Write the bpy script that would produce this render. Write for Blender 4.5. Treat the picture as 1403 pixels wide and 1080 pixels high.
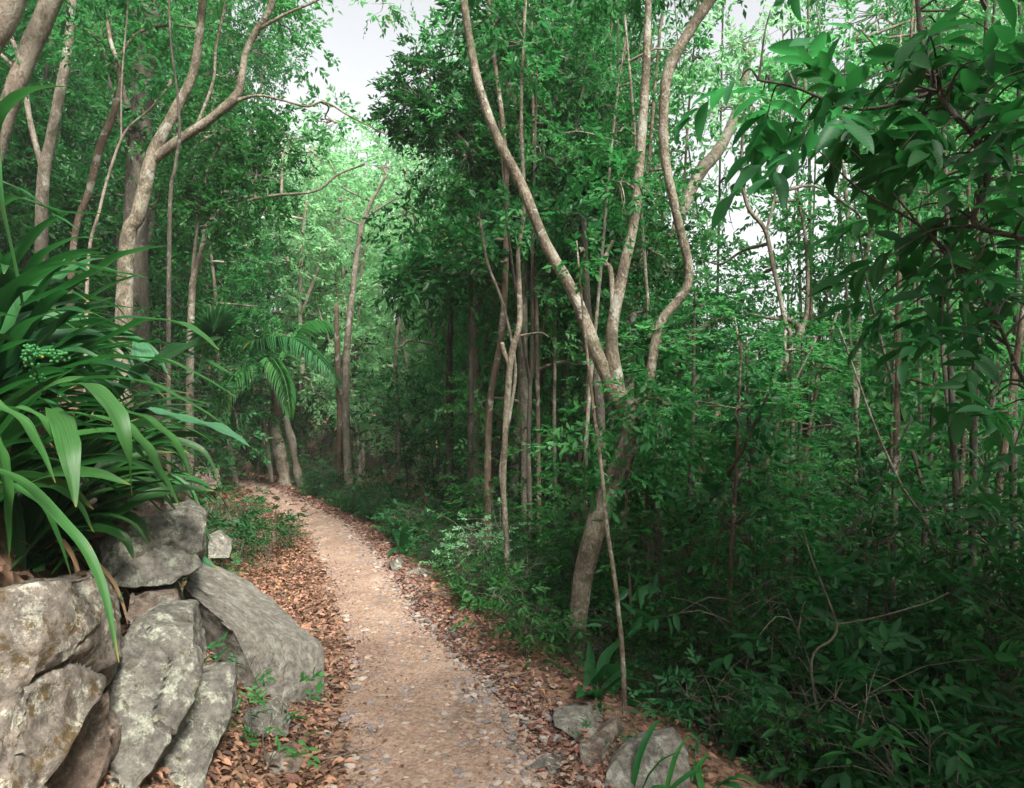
import bpy, math, random
import numpy as np
from mathutils import Vector
from mathutils.geometry import delaunay_2d_cdt

for o in list(bpy.data.objects): bpy.data.objects.remove(o)
sc = bpy.context.scene
COL = sc.collection
random.seed(7); RNG = np.random.default_rng(7)
rad = math.radians

# ------------------------------------------------------------------ camera, sky, sun, exposure
EYE, F = 1.6, 1000.0                       # eye height, focal length in pixels of the 1403 px wide photograph
cam = bpy.data.cameras.new("Camera"); camo = bpy.data.objects.new("Camera", cam); COL.objects.link(camo)
camo.location = (0, 0, EYE); camo.rotation_euler = (rad(90), 0, 0)
cam.sensor_width = 36; cam.lens = 36*F/1403; cam.clip_start = 0.05; cam.clip_end = 3000
sc.camera = camo

SUN_EL, SUN_AZ = 49, 150                   # azimuth from +Y towards +X
w = bpy.data.worlds.new("World"); sc.world = w; w.use_nodes = True
nt = w.node_tree; bg = nt.nodes["Background"]
sky = nt.nodes.new("ShaderNodeTexSky"); sky.sky_type = 'NISHITA'; sky.sun_disc = False
sky.sun_elevation = rad(SUN_EL); sky.sun_rotation = rad(SUN_AZ); sky.air_density = 1.0; sky.dust_density = 4.0
hs = nt.nodes.new("ShaderNodeHueSaturation"); hs.inputs['Saturation'].default_value = 0.12; hs.inputs['Value'].default_value = 1.0
nt.links.new(sky.outputs[0], hs.inputs['Color']); nt.links.new(hs.outputs[0], bg.inputs[0])
bg.inputs[1].default_value = 0.14
sl = bpy.data.lights.new("Sun", 'SUN'); so = bpy.data.objects.new("Sun", sl); COL.objects.link(so)
sl.energy = 5.0; sl.angle = rad(12); sl.color = (1.0, 0.95, 0.87)
sd = Vector((math.sin(rad(SUN_AZ))*math.cos(rad(SUN_EL)), math.cos(rad(SUN_AZ))*math.cos(rad(SUN_EL)), math.sin(rad(SUN_EL))))
so.rotation_euler = sd.to_track_quat('Z', 'Y').to_euler(); so.location = (0, 0, 30)
sc.view_settings.view_transform = 'Standard'; sc.view_settings.look = 'None'
sc.view_settings.exposure = 1.15; sc.view_settings.gamma = 1.0
cy = sc.cycles
cy.max_bounces = 6; cy.diffuse_bounces = 3; cy.glossy_bounces = 2; cy.transmission_bounces = 4
cy.transparent_max_bounces = 8; cy.volume_bounces = 0; cy.use_denoising = True
cy.caustics_reflective = False; cy.caustics_refractive = False; cy.sample_clamp_indirect = 6

# ------------------------------------------------------------------ helpers
def P(px, py, Y): return np.array([(px-701.5)/F*Y, Y, EYE+(540-py)/F*Y])
def ss(a, b, t):
    t = np.clip((t-a)/(b-a), 0, 1); return t*t*(3-2*t)
def hsh(ix, iy, iz, s):
    n = (ix.astype(np.int64)*374761393 + iy.astype(np.int64)*668265263 + iz.astype(np.int64)*2147483647 + s*974634777) & 0xffffffff
    n = ((n ^ (n >> 13))*1274126177) & 0xffffffff
    n = ((n ^ (n >> 16))*2246822519) & 0xffffffff
    return ((n ^ (n >> 15)) & 0xffffff)/float(0xffffff)
def vn(p, s=0):                            # value noise, -1..1
    p = np.asarray(p, float); i = np.floor(p).astype(np.int64); f = p-i; f = f*f*(3-2*f); r = 0
    for a in (0, 1):
        for b in (0, 1):
            for c in (0, 1):
                wt = (f[:, 0] if a else 1-f[:, 0])*(f[:, 1] if b else 1-f[:, 1])*(f[:, 2] if c else 1-f[:, 2])
                r = r + wt*hsh(i[:, 0]+a, i[:, 1]+b, i[:, 2]+c, s)
    return r*2-1
def fbm(p, s=0, o=4):
    r = 0; a = 1.0; p = np.asarray(p, float)
    for k in range(o): r = r+a*vn(p*2**k+k*7.3, s+k); a *= .5
    return r
def unit(v): return v/np.maximum(np.linalg.norm(v, axis=-1, keepdims=True), 1e-9)

class MB:
    def __init__(s): s.V = []; s.F = []; s.A = []; s.n = 0; s.U = []
    def add(s, V, Fs, var=None, U=None):
        V = np.asarray(V, float)
        if U is not None: s.U.append(U)
        for fa in Fs:
            fa = np.asarray(fa, np.int64)
            if not len(fa): continue
            s.F.append(fa+s.n)
            s.A.append(np.full(len(fa), .5) if var is None else (np.full(len(fa), var) if np.isscalar(var) else np.asarray(var)))
            if var is not None and not np.isscalar(var): pass
        s.V.append(V); s.n += len(V)
    def build(s, name, mat, parent=None, origin=(0, 0, 0), smooth=True):
        me = bpy.data.meshes.new(name)
        V = np.concatenate(s.V)-np.asarray(origin, float) if s.V else np.zeros((0, 3))
        cnt = np.concatenate([np.full(len(f), f.shape[1]) for f in s.F])
        loops = np.concatenate([f.ravel() for f in s.F]); st = np.concatenate([[0], np.cumsum(cnt)[:-1]])
        me.vertices.add(len(V)); me.vertices.foreach_set("co", V.astype(np.float32).ravel())
        me.loops.add(len(loops)); me.loops.foreach_set("vertex_index", loops.astype(np.int32))
        me.polygons.add(len(cnt)); me.polygons.foreach_set("loop_start", st.astype(np.int32))
        me.polygons.foreach_set("use_smooth", np.full(len(cnt), smooth))
        me.update(calc_edges=True)
        at = me.attributes.new("var", 'FLOAT', 'FACE'); at.data.foreach_set("value", np.concatenate(s.A).astype(np.float32))
        if s.U:
            UU = np.concatenate(s.U).astype(np.float32); av = me.attributes.new('uvw', 'FLOAT_VECTOR', 'POINT'); av.data.foreach_set('vector', UU.ravel())
        if mat: me.materials.append(mat)
        o = bpy.data.objects.new(name, me); COL.objects.link(o)
        if parent is not None: o.parent = parent
        else: o.location = origin
        return o
def tag(o, label, cat=None, group=None, kind=None):
    o['label'] = label
    if cat: o['category'] = cat
    if group: o['group'] = group
    if kind: o['kind'] = kind
    return o
def thing(name, label, cat, loc=(0, 0, 0), group=None):
    o = bpy.data.objects.new(name, None); COL.objects.link(o); o.location = tuple(float(v) for v in loc); o.empty_display_size = .2
    return tag(o, label, cat, group)
def dup(root, loc, rz=0, s=1.0, label=None, group=None, tilt=(0, 0)):
    r = root.copy(); COL.objects.link(r); r.location = tuple(float(v) for v in loc); r.rotation_euler = (tilt[0], tilt[1], rz)
    r.scale = (s, s, s) if np.isscalar(s) else s
    if label: r['label'] = label
    if group: r['group'] = group
    for ch in root.children:
        c = ch.copy(); COL.objects.link(c); c.parent = r
    return r

# ------------------------------------------------------------------ tubes (trunks, limbs, stems)
def crom(pts, rr, n=5):
    pts = np.asarray(pts, float); rr = np.asarray(rr, float); m = len(pts)
    if m == 2: t = np.linspace(0, 1, n+1)[:, None]; return pts[0]*(1-t)+pts[1]*t, rr[0]*(1-t[:, 0])+rr[1]*t[:, 0]
    q = np.vstack([2*pts[0]-pts[1], pts, 2*pts[-1]-pts[-2]]); O = []; R = []
    for i in range(m-1):
        p0, p1, p2, p3 = q[i:i+4]
        for k in range(n + (i == m-2)):
            t = k/n; O.append(.5*((2*p1)+(p2-p0)*t+(2*p0-5*p1+4*p2-p3)*t*t+(3*p1-p0-3*p2+p3)*t**3)); R.append(rr[i]*(1-t)+rr[i+1]*t)
    return np.array(O), np.array(R)
def tube(mb, pts, rr, sides=8, n=4, knob=.08, seed=0, var=.5):
    C, R = crom(pts, rr, n); m = len(C)
    T = np.gradient(C, axis=0); T = unit(T)
    u = np.cross(T[0], [0.3, 1, 0.1]); u /= np.linalg.norm(u); U = []
    for i in range(m):
        u = u-T[i]*np.dot(u, T[i]); u = u/np.linalg.norm(u); U.append(u)
    U = np.array(U); W = np.cross(T, U); a = np.linspace(0, 2*math.pi, sides, endpoint=False)
    ring = U[:, None]*np.cos(a)[None, :, None]+W[:, None]*np.sin(a)[None, :, None]
    rad_ = np.repeat(R[:, None], sides, 1)
    if knob:
        q = (C[:, None]+ring*R[:, None, None]).reshape(-1, 3)
        rad_ = rad_*(1+knob*(vn(q/np.maximum(R.mean(), .004)*.35, seed).reshape(m, sides)+.6*vn(q/np.maximum(R.mean(), .004)*.9, seed+3).reshape(m, sides)))
    V = (C[:, None]+ring*rad_[..., None]).reshape(-1, 3)
    i = np.arange(m-1)[:, None]*sides; j = np.arange(sides)[None]; k = (j+1) % sides
    Q = np.stack([i+j, i+k, i+sides+k, i+sides+j], -1).reshape(-1, 4)
    V = np.vstack([V, C[-1]+T[-1]*R[-1]*.5]); e = (m-1)*sides
    cap = np.stack([e+np.arange(sides), e+(np.arange(sides)+1) % sides, np.full(sides, m*sides)], -1)
    mb.add(V, [Q, cap], var)
    return C

# ------------------------------------------------------------------ leaves
def leaf_template(k, fold=.25, droop=.15, shape='oval'):
    """unit leaf along +x, half width 1 along y, z up; returns V (n,3) and faces"""
    if k == 0:
        V = np.array([[0, 0, 0], [.45, .5, .12], [1, 0, -droop*.6], [.5, -.5, .12]], float)
        return V, [np.array([[0, 2, 1], [0, 3, 2]])]
    ts = np.linspace(0, 1, k+2)[1:-1]
    prof = {'oval': lambda t: np.sin(math.pi*t**.85)**.8*.5, 'lance': lambda t: np.sin(math.pi*t**.6)**.9*.5,
            'strap': lambda t: np.minimum(1, t*6)**.5*np.minimum(1, (1-t)*3.2)**.7*.5}[shape]
    V = [[0, 0, 0]]
    for t in ts:
        wv = float(prof(t)); z = -droop*t*t
        V += [[t, wv, z+fold*wv], [t, 0, z], [t, -wv, z+fold*wv]]
    V.append([1, 0, -droop]); n = len(V); Tt = [[0, 2, 1], [0, 3, 2]]; Q = []
    for i in range(k-1):
        a = 1+3*i; Q += [[a, a+1, a+4, a+3], [a+1, a+2, a+5, a+4]]
    a = 1+3*(k-1); Tt += [[a, a+1, n-1], [a+1, a+2, n-1]]
    return np.array(V, float), [np.array(Tt)]+([np.array(Q)] if Q else [])
def add_leaves(mb, pos, d, nrm, L, W, tpl, var, uv=False):
    d = unit(d); s = unit(np.cross(nrm, d)); nn = np.cross(d, s); V0, Fs = tpl; N = len(pos); nv = len(V0)
    V = pos[:, None]+V0[None, :, 0, None]*d[:, None]*L[:, None, None]+V0[None, :, 1, None]*s[:, None]*W[:, None, None]+V0[None, :, 2, None]*nn[:, None]*np.where(True, L, W)[:, None, None]*.55
    off = (np.arange(N)*nv)[:, None, None]; V = V.reshape(-1, 3)
    for q, fa in enumerate(Fs):
        mb.F.append((fa[None]+off).reshape(-1, fa.shape[1])+mb.n); mb.A.append(np.repeat(var, len(fa)))
    if uv: mb.U.append(np.stack([np.tile(V0[:, 1]*2, N), np.tile(V0[:, 0], N), np.repeat(np.arange(N)*.377 % 1, nv)], -1))
    mb.V.append(V); mb.n += len(V)
def sprigs(mb, pos, d, L=.08, asp=.38, k=9, tw=2.2, tpl=None, droop=.3, jit=.35, rng=RNG, vr=.5, flat=.5, uv=False):
    """a leafy twig at every pos: k leaves in two rows along a twig tw leaf-lengths long"""
    N = len(pos); d = unit(d); up = np.array([0, 0, 1.0])+rng.normal(0, flat, (N, 3)); s = unit(np.cross(up, d)); u = np.cross(d, s)
    tt = np.linspace(.12, 1, k)[None].repeat(N, 0); tl = L*tw*rng.uniform(.7, 1.2, (N, 1))
    base = pos[:, None]+d[:, None]*(tt*tl)[..., None]-np.array([0, 0, 1.0])*(droop*tt**2*tl)[..., None]
    side = np.where(np.arange(k) % 2 == 0, 1, -1)[None, :, None]; ang = rng.uniform(.6, 1.15, (N, k, 1)); ang[:, -1] *= .15
    ld = d[:, None]*np.cos(ang)+side*s[:, None]*np.sin(ang)+rng.normal(0, jit, (N, k, 3))-np.array([0, 0, 1])*rng.uniform(0, droop*1.6, (N, k, 1))
    ln = u[:, None]+rng.normal(0, jit, (N, k, 3)); LL = L*rng.uniform(.6, 1.2, (N, k))
    cv = rng.uniform(0, 1, (N, 1))*vr+rng.uniform(0, 1, (N, k))*(1-vr)
    add_leaves(mb, base.reshape(-1, 3), ld.reshape(-1, 3), ln.reshape(-1, 3), LL.ravel(), LL.ravel()*asp*rng.uniform(.8, 1.25, N*k), tpl, cv.ravel(), uv)
T0 = leaf_template(0); T2 = leaf_template(2); T3 = leaf_template(3, .3, .2); T5 = leaf_template(6, .35, .3)
def ball(n, rng=RNG, p=.45):
    v = unit(rng.normal(size=(n, 3))); return v*rng.uniform(0, 1, (n, 1))**p

def foliage(cr, br_, lobes, L=.08, asp=.4, k=9, tpl=T0, attach=None, gap=.0, rng=RNG, tr=.012, droop=.3, tw=2.2, twig=.12, flat=.5):
    """lobes: (centre, radius vec, n sprigs). cr = crown mesh, br = branches mesh; attach = array of limb points"""
    for (c, r, n) in lobes:
        br = br_
        if isinstance(br_, list): br = MB(); br_.append(br)
        c = np.asarray(c, float); r = np.asarray(r, float)*np.ones(3)
        b = ball(int(n*1.6), rng); pp = c+b*r
        nz = fbm(pp/(r.mean()*.55), int(rng.integers(1000)), 2); o = np.argsort(-nz)[:n] if gap >= 0 else np.arange(n)
        b, pp = b[o], pp[o]
        d = b+rng.normal(0, .45, b.shape)+np.array([0, 0, .15])
        sprigs(cr, pp, d, L, asp, k, tw, tpl, droop, rng=rng, flat=flat)
        if br is not None and attach is not None and len(attach):
            q = attach[attach[:, 2] < c[2]+.1]; q = q if len(q) else attach
            a = q[np.argmin(np.linalg.norm((q-c)*[1, 1, .8], axis=1))]
            m = (a+c)/2+rng.normal(0, .06, 3)*np.linalg.norm(a-c)+[0, 0, .08*np.linalg.norm(a-c)]
            m2 = (a*.25+c*.75)+rng.normal(0, .06, 3)*np.linalg.norm(a-c)
            tube(br, [a, m, m2, c], [tr*1.5, tr*1.2, tr, tr*.7], 6, 3, 0)
            for p_ in pp[rng.random(len(pp)) < twig][:60]:
                mm = (c+p_)/2+rng.normal(0, .08, 3)*r
                tube(br, [c, mm, p_], [tr*.55, tr*.35, tr*.15], 4, 2, 0)

# ------------------------------------------------------------------ materials
def mat_new(name):
    m = bpy.data.materials.new(name); m.use_nodes = True; n = m.node_tree
    return m, n, n.nodes["Principled BSDF"], n.nodes["Material Output"]
def nnode(n, t, **kw):
    x = n.nodes.new(t)
    for k_, v in kw.items():
        if k_ in x.inputs: x.inputs[k_].default_value = v
        else: setattr(x, k_, v)
    return x
def ramp(n, fac, stops):
    r = n.nodes.new("ShaderNodeValToRGB"); e = r.color_ramp.elements
    while len(e) < len(stops): e.new(.5)
    for i, (p_, c) in enumerate(stops): e[i].position = p_; e[i].color = (*c, 1)
    n.links.new(fac, r.inputs[0]); return r.outputs[0]
def leafmat(name, c1, c2, tc, tf=.3, rough=.42, spot=None, spec=.5, straps=False):
    m, n, b, out = mat_new(name)
    at = nnode(n, "ShaderNodeAttribute", attribute_name="var"); oi = n.nodes.new("ShaderNodeObjectInfo")
    st = [(0, c1), (.8, c2)]
    spot = spot or (.20, .16, .035)
    if spot: st += [(.985, c2), (.992, spot)]
    col = ramp(n, at.outputs['Fac'], st)
    h = nnode(n, "ShaderNodeHueSaturation"); mr = nnode(n, "ShaderNodeMapRange"); n.links.new(oi.outputs['Random'], mr.inputs[0])
    mr.inputs[3].default_value = .8; mr.inputs[4].default_value = 1.2
    mh = nnode(n, "ShaderNodeMath", operation='MULTIPLY'); mh.inputs[1].default_value = 7.31; n.links.new(oi.outputs['Random'], mh.inputs[0]); mf = nnode(n, "ShaderNodeMath", operation='FRACT'); n.links.new(mh.outputs[0], mf.inputs[0])
    mq = nnode(n, "ShaderNodeMapRange"); mq.inputs[3].default_value = .472; mq.inputs[4].default_value = .508; n.links.new(mf.outputs[0], mq.inputs[0]); n.links.new(mq.outputs[0], h.inputs['Hue'])
    n.links.new(mr.outputs[0], h.inputs['Value']); n.links.new(col, h.inputs['Color'])
    co_ = h.outputs[0]
    if straps:
        ua = nnode(n, "ShaderNodeAttribute", attribute_name="uvw"); sp_ = nnode(n, "ShaderNodeSeparateXYZ"); n.links.new(ua.outputs['Vector'], sp_.inputs[0])
        mpp = nnode(n, "ShaderNodeMapping"); mpp.inputs['Scale'].default_value = (9, .8, 5); n.links.new(ua.outputs['Vector'], mpp.inputs[0])
        nz = nnode(n, "ShaderNodeTexNoise", Scale=1.6, Detail=3.0); n.links.new(mpp.outputs[0], nz.inputs['Vector'])
        if straps == 'vein':
            ab = nnode(n, "ShaderNodeMath", operation='ABSOLUTE'); n.links.new(sp_.outputs[0], ab.inputs[0])
            v1 = nnode(n, "ShaderNodeMath", operation='MULTIPLY_ADD'); n.links.new(ab.outputs[0], v1.inputs[0]); v1.inputs[1].default_value = -.13; n.links.new(sp_.outputs[1], v1.inputs[2])
            v2 = nnode(n, "ShaderNodeMath", operation='MULTIPLY'); n.links.new(v1.outputs[0], v2.inputs[0]); v2.inputs[1].default_value = 62
            v3 = nnode(n, "ShaderNodeMath", operation='SINE'); n.links.new(v2.outputs[0], v3.inputs[0])
            v4 = nnode(n, "ShaderNodeMapRange"); v4.inputs[1].default_value = -1; v4.inputs[2].default_value = 1; v4.inputs[3].default_value = .43; v4.inputs[4].default_value = .55; n.links.new(v3.outputs[0], v4.inputs[0]); nz = v4
        nb = nnode(n, "ShaderNodeTexNoise", Scale=2.3, Detail=5.0, Roughness=.7); n.links.new(ua.outputs['Vector'], nb.inputs['Vector'])
        h2 = nnode(n, "ShaderNodeHueSaturation"); q = nnode(n, "ShaderNodeMapRange"); q.inputs[1].default_value = .3; q.inputs[2].default_value = .7; q.inputs[3].default_value = .6; q.inputs[4].default_value = 1.45
        n.links.new(nz.outputs[0], q.inputs[0]); n.links.new(q.outputs[0], h2.inputs['Value']); n.links.new(co_, h2.inputs['Color'])
        gs = nnode(n, "ShaderNodeTexCoord"); ns_ = nnode(n, "ShaderNodeTexNoise", Scale=38.0, Detail=3.0, Roughness=.6); n.links.new(gs.outputs['Object'], ns_.inputs['Vector'])
        ms_ = nnode(n, "ShaderNodeMapRange"); ms_.inputs[1].default_value = .68; ms_.inputs[2].default_value = .72; ms_.inputs[4].default_value = .8; n.links.new(ns_.outputs[0], ms_.inputs[0])
        m9 = nnode(n, "ShaderNodeMix", data_type='RGBA'); n.links.new(ms_.outputs[0], m9.inputs[0]); n.links.new(h2.outputs[0], m9.inputs[6]); m9.inputs[7].default_value = (.10, .08, .025, 1); h2 = m9
        ma = nnode(n, "ShaderNodeMath", operation='MULTIPLY_ADD'); n.links.new(nb.outputs[0], ma.inputs[0]); ma.inputs[1].default_value = .45; n.links.new(sp_.outputs[1], ma.inputs[2])
        fr = ramp(n, ma.outputs[0], [(0, (0, 0, 0)), (1.0, (0, 0, 0)), ])
        m3 = nnode(n, "ShaderNodeMapRange"); m3.inputs[1].default_value = 1.19; m3.inputs[2].default_value = 1.25; n.links.new(ma.outputs[0], m3.inputs[0])
        mm = nnode(n, "ShaderNodeMix", data_type='RGBA'); n.links.new(m3.outputs[0], mm.inputs[0]); n.links.new(h2.outputs[2 if straps and h2.bl_idname == 'ShaderNodeMix' else 0], mm.inputs[6]); mm.inputs[7].default_value = (.22, .17, .04, 1); co_ = mm.outputs[2]
        bb = nnode(n, "ShaderNodeBump", Strength=.35, Distance=.004); n.links.new(nz.outputs[0], bb.inputs['Height']); n.links.new(bb.outputs[0], b.inputs['Normal'])
    n.links.new(co_, b.inputs['Base Color']); b.inputs['Roughness'].default_value = rough; b.inputs['Specular IOR Level'].default_value = spec
    t = nnode(n, "ShaderNodeBsdfTranslucent"); t.inputs[0].default_value = (*tc, 1)
    mx = nnode(n, "ShaderNodeMixShader"); mx.inputs[0].default_value = tf
    n.links.new(b.outputs[0], mx.inputs[1]); n.links.new(t.outputs[0], mx.inputs[2]); n.links.new(mx.outputs[0], out.inputs[0])
    return m
def barkmat(name, stops, scale=6, zs=.35, bump=.5, rough=.85, lich=(.27, .265, .215)):
    m, n, b, out = mat_new(name)
    tc = nnode(n, "ShaderNodeTexCoord"); mp = nnode(n, "ShaderNodeMapping"); mp.inputs['Scale'].default_value = (1, 1, zs)
    n.links.new(tc.outputs['Object'], mp.inputs[0])
    n1 = nnode(n, "ShaderNodeTexNoise", Scale=scale, Detail=6.0, Roughness=.6); n.links.new(mp.outputs[0], n1.inputs['Vector'])
    n2 = nnode(n, "ShaderNodeTexNoise", Scale=scale*7, Detail=4.0, Roughness=.65); n.links.new(mp.outputs[0], n2.inputs['Vector'])
    mx = nnode(n, "ShaderNodeMix", data_type='FLOAT'); mx.inputs[0].default_value = .42
    n.links.new(n1.outputs[0], mx.inputs[2]); n.links.new(n2.outputs[0], mx.inputs[3])
    stops = [(.5+(p_-.5)*.55, c_) for p_, c_ in stops]
    n3 = nnode(n, "ShaderNodeTexNoise", Scale=scale*.55, Detail=8.0, Roughness=.72, Distortion=.5); n.links.new(tc.outputs['Object'], n3.inputs['Vector'])
    lf = nnode(n, "ShaderNodeMapRange"); lf.inputs[1].default_value = .55; lf.inputs[2].default_value = .6; n.links.new(n3.outputs[0], lf.inputs[0])
    n4 = nnode(n, "ShaderNodeTexNoise", Scale=scale*.7, Detail=6.0, Roughness=.7); mp4 = nnode(n, "ShaderNodeMapping"); mp4.inputs['Location'].default_value = (4, 9, 2); n.links.new(tc.outputs['Object'], mp4.inputs[0]); n.links.new(mp4.outputs[0], n4.inputs['Vector'])
    mf_ = nnode(n, "ShaderNodeMapRange"); mf_.inputs[1].default_value = .56; mf_.inputs[2].default_value = .64; mf_.inputs[4].default_value = .8; n.links.new(n4.outputs[0], mf_.inputs[0])
    q1 = nnode(n, "ShaderNodeMix", data_type='RGBA'); n.links.new(lf.outputs[0], q1.inputs[0]); n.links.new(ramp(n, mx.outputs[0], stops), q1.inputs[6]); q1.inputs[7].default_value = (*lich, 1)
    q2 = nnode(n, "ShaderNodeMix", data_type='RGBA'); n.links.new(mf_.outputs[0], q2.inputs[0]); n.links.new(q1.outputs[2], q2.inputs[6]); q2.inputs[7].default_value = (.045, .05, .018, 1)
    n.links.new(q2.outputs[2], b.inputs['Base Color']); b.inputs['Roughness'].default_value = rough
    bp = nnode(n, "ShaderNodeBump", Strength=bump, Distance=.02); n.links.new(n2.outputs[0], bp.inputs['Height']); n.links.new(bp.outputs[0], b.inputs['Normal'])
    return m
LM = {
 'dark':  leafmat('leaf_dark', (.006, .039, .013), (.023, .10, .029), (.04, .27, .055), .26, .42, spec=.18),  # deep greens with the shade of crowns and undergrowth put into the colour
 'mid':   leafmat('leaf_mid', (.009, .068, .022), (.036, .150, .046), (.06, .36, .085), .32, .45, spec=.2),
 'bright': leafmat('leaf_bright', (.075, .23, .10), (.22, .42, .22), (.38, .78, .36), .5, .6, spec=.2),  # pale greens with the far stand's sunlight put into the leaf colour
 'canopy': leafmat('leaf_canopy', (.016, .10, .032), (.065, .22, .072), (.13, .52, .14), .42, .5, spot=(.35, .22, .04), spec=.25),
 'strap': leafmat('leaf_strap', (.005, .040, .011), (.023, .105, .026), (.038, .22, .042), .2, .42, spec=.3, straps=True, spot=(.023, .105, .026)),
 'bough': leafmat('leaf_bough', (.006, .045, .014), (.022, .105, .030), (.04, .28, .055), .3, .45, spec=.25, straps='vein'),
 'boughmid': leafmat('leaf_bough_mid', (.012, .08, .026), (.036, .16, .048), (.06, .38, .09), .38, .45, spec=.25, straps='vein'),
 'greyleaf': leafmat('leaf_greyish', (.02, .085, .042), (.04, .12, .065), (.06, .22, .08), .2, .42, spec=.3, straps=True),
 'litter': leafmat('leaf_fallen', (.04, .02, .013), (.33, .17, .105), (.3, .14, .05), .1, .75, spot=(.50, .32, .08)),
 'withered': leafmat('leaf_withered', (.16, .09, .05), (.34, .22, .12), (.3, .14, .05), .1, .75),
 'yellow': leafmat('leaf_yellowed', (.55, .36, .05), (.6, .42, .08), (.6, .45, .1), .2, .6),
}
BM = {
 'tan': barkmat('bark_tan', [(.15, (.03, .023, .015)), (.4, (.078, .062, .040)), (.53, (.145, .12, .082)), (.66, (.24, .215, .165)), (.82, (.08, .082, .05))], 9, .6, .8),
 'grey': barkmat('bark_grey', [(.2, (.035, .028, .02)), (.45, (.11, .09, .065)), (.58, (.20, .175, .135)), (.74, (.08, .09, .055))], 10, .5, .8),
 'red': barkmat('bark_reddish', [(.2, (.03, .02, .013)), (.5, (.10, .066, .042)), (.78, (.19, .145, .10))], 12, .3, .8),
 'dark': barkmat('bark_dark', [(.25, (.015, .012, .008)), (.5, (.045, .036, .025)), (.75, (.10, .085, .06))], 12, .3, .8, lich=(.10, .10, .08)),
 'pale': barkmat('bark_pale', [(.15, (.07, .05, .035)), (.42, (.155, .122, .088)), (.58, (.26, .225, .18)), (.8, (.12, .12, .08))], 7, .6, .7),
}

# ------------------------------------------------------------------ terrain
XC = np.array([[-60, 6], [-5, .6], [0, .1], [3, -.3], [3.9, -.5], [5.16, -.92], [6.9, -1.5], [8.9, -2.33], [10.7, -3.35], [12.1, -4.15], [13.4, -5.0], [14.5, -5.7], [20, -6.5], [40, -8], [100, -12], [500, -12]])
PATH = np.array([[2.0, -20], [.6, -5], [.1, 0], [-.3, 3], [-.5, 3.9], [-.92, 5.16], [-1.5, 6.9], [-2.33, 8.9], [-3.35, 10.7], [-4.15, 12.1], [-5.2, 13.3], [-7.0, 14.1], [-10, 15], [-14, 15.2]])
def pathdist(x, y):
    best = np.full(np.shape(x), 1e9)
    for a, b in zip(PATH[:-1], PATH[1:]):
        ab = b-a; t = np.clip(((x-a[0])*ab[0]+(y-a[1])*ab[1])/ab.dot(ab), 0, 1)
        best = np.minimum(best, np.hypot(x-a[0]-t*ab[0], y-a[1]-t*ab[1]))
    return best
def height(x, y):
    x = np.atleast_1d(np.asarray(x, float)); y = np.atleast_1d(np.asarray(y, float))
    d = x-np.interp(y, XC[:, 0], XC[:, 1])
    t = np.maximum(d-.66+.16*ss(4.0, 5.6, y), 0); h = -13*(1-np.exp(-(.62*t-.34*(1-np.exp(-t/.8)))/13))
    t = np.maximum(-d-.55, 0); bk = .50-.32*ss(3.5, 4.3, y)
    h = h+bk*ss(0, .95, t)+.5*ss(.85, 1.5, t)*(1-.6*ss(4.2, 6, y))+26*(1-np.exp(-.42*np.maximum(t-.9, 0)/26))+.8*np.clip(t-1.1, 0, 2.2)*(1-.65*ss(7, 12, y))
    pd = pathdist(x, y); wgt = 1-ss(.6, 1.9, pd)
    h = h*(1-wgt*ss(12, 13.5, y))
    p = np.stack([x, y, np.zeros_like(x)], -1).reshape(-1, 3); off = ss(.4, 1.4, pd)
    h = h+(.10*fbm(p*.6, 3, 3).reshape(x.shape))*off+.018*fbm(p*3.5, 5, 3).reshape(x.shape)
    return h
def H(x, y): return float(height([x], [y])[0])

def sp(n, ext, fine):                       # coordinates dense near 0
    t = np.linspace(-1, 1, n); return np.sinh(t*math.asinh(ext/fine))*fine
gx = sp(420, 900, 3.0)-1; gy = sp(420, 900, 4.5)+4
X, Y_ = np.meshgrid(gx, gy); Z = height(X.ravel(), Y_.ravel())
nx, ny = len(gx), len(gy); ii = (np.arange(ny-1)[:, None]*nx+np.arange(nx-1)[None]).ravel()
g = MB(); g.add(np.stack([X.ravel(), Y_.ravel(), Z], -1), [np.stack([ii, ii+1, ii+nx+1, ii+nx], -1)])
m, n, b, out = mat_new('forest_floor')
tc = nnode(n, "ShaderNodeTexCoord"); a1 = nnode(n, "ShaderNodeTexNoise", Scale=2.2, Detail=8.0, Roughness=.7); a2 = nnode(n, "ShaderNodeTexVoronoi", Scale=22.0)
n.links.new(tc.outputs['Object'], a1.inputs['Vector']); n.links.new(tc.outputs['Object'], a2.inputs['Vector'])
sx = nnode(n, "ShaderNodeSeparateColor"); n.links.new(a2.outputs['Color'], sx.inputs[0])
cm = ramp(n, sx.outputs[0], [(0, (.10, .05, .028)), (.35, (.20, .10, .055)), (.6, (.13, .065, .035)), (.9, (.28, .16, .09))])
c2 = ramp(n, a1.outputs[0], [(.35, (.09, .055, .035)), (.65, (.22, .14, .09))])
mx = nnode(n, "ShaderNodeMix", data_type='RGBA'); mx.inputs[0].default_value = .5; n.links.new(cm, mx.inputs[6]); n.links.new(c2, mx.inputs[7])
n.links.new(mx.outputs[2], b.inputs['Base Color']); b.inputs['Roughness'].default_value = .95
bp = nnode(n, "ShaderNodeBump", Strength=.8, Distance=.03); n.links.new(a2.outputs['Distance'], bp.inputs['Height']); n.links.new(bp.outputs[0], b.inputs['Normal'])
go = g.build('ground', m); tag(go, 'brown forest floor under fallen leaves falling away to the right', kind='structure')

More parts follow.
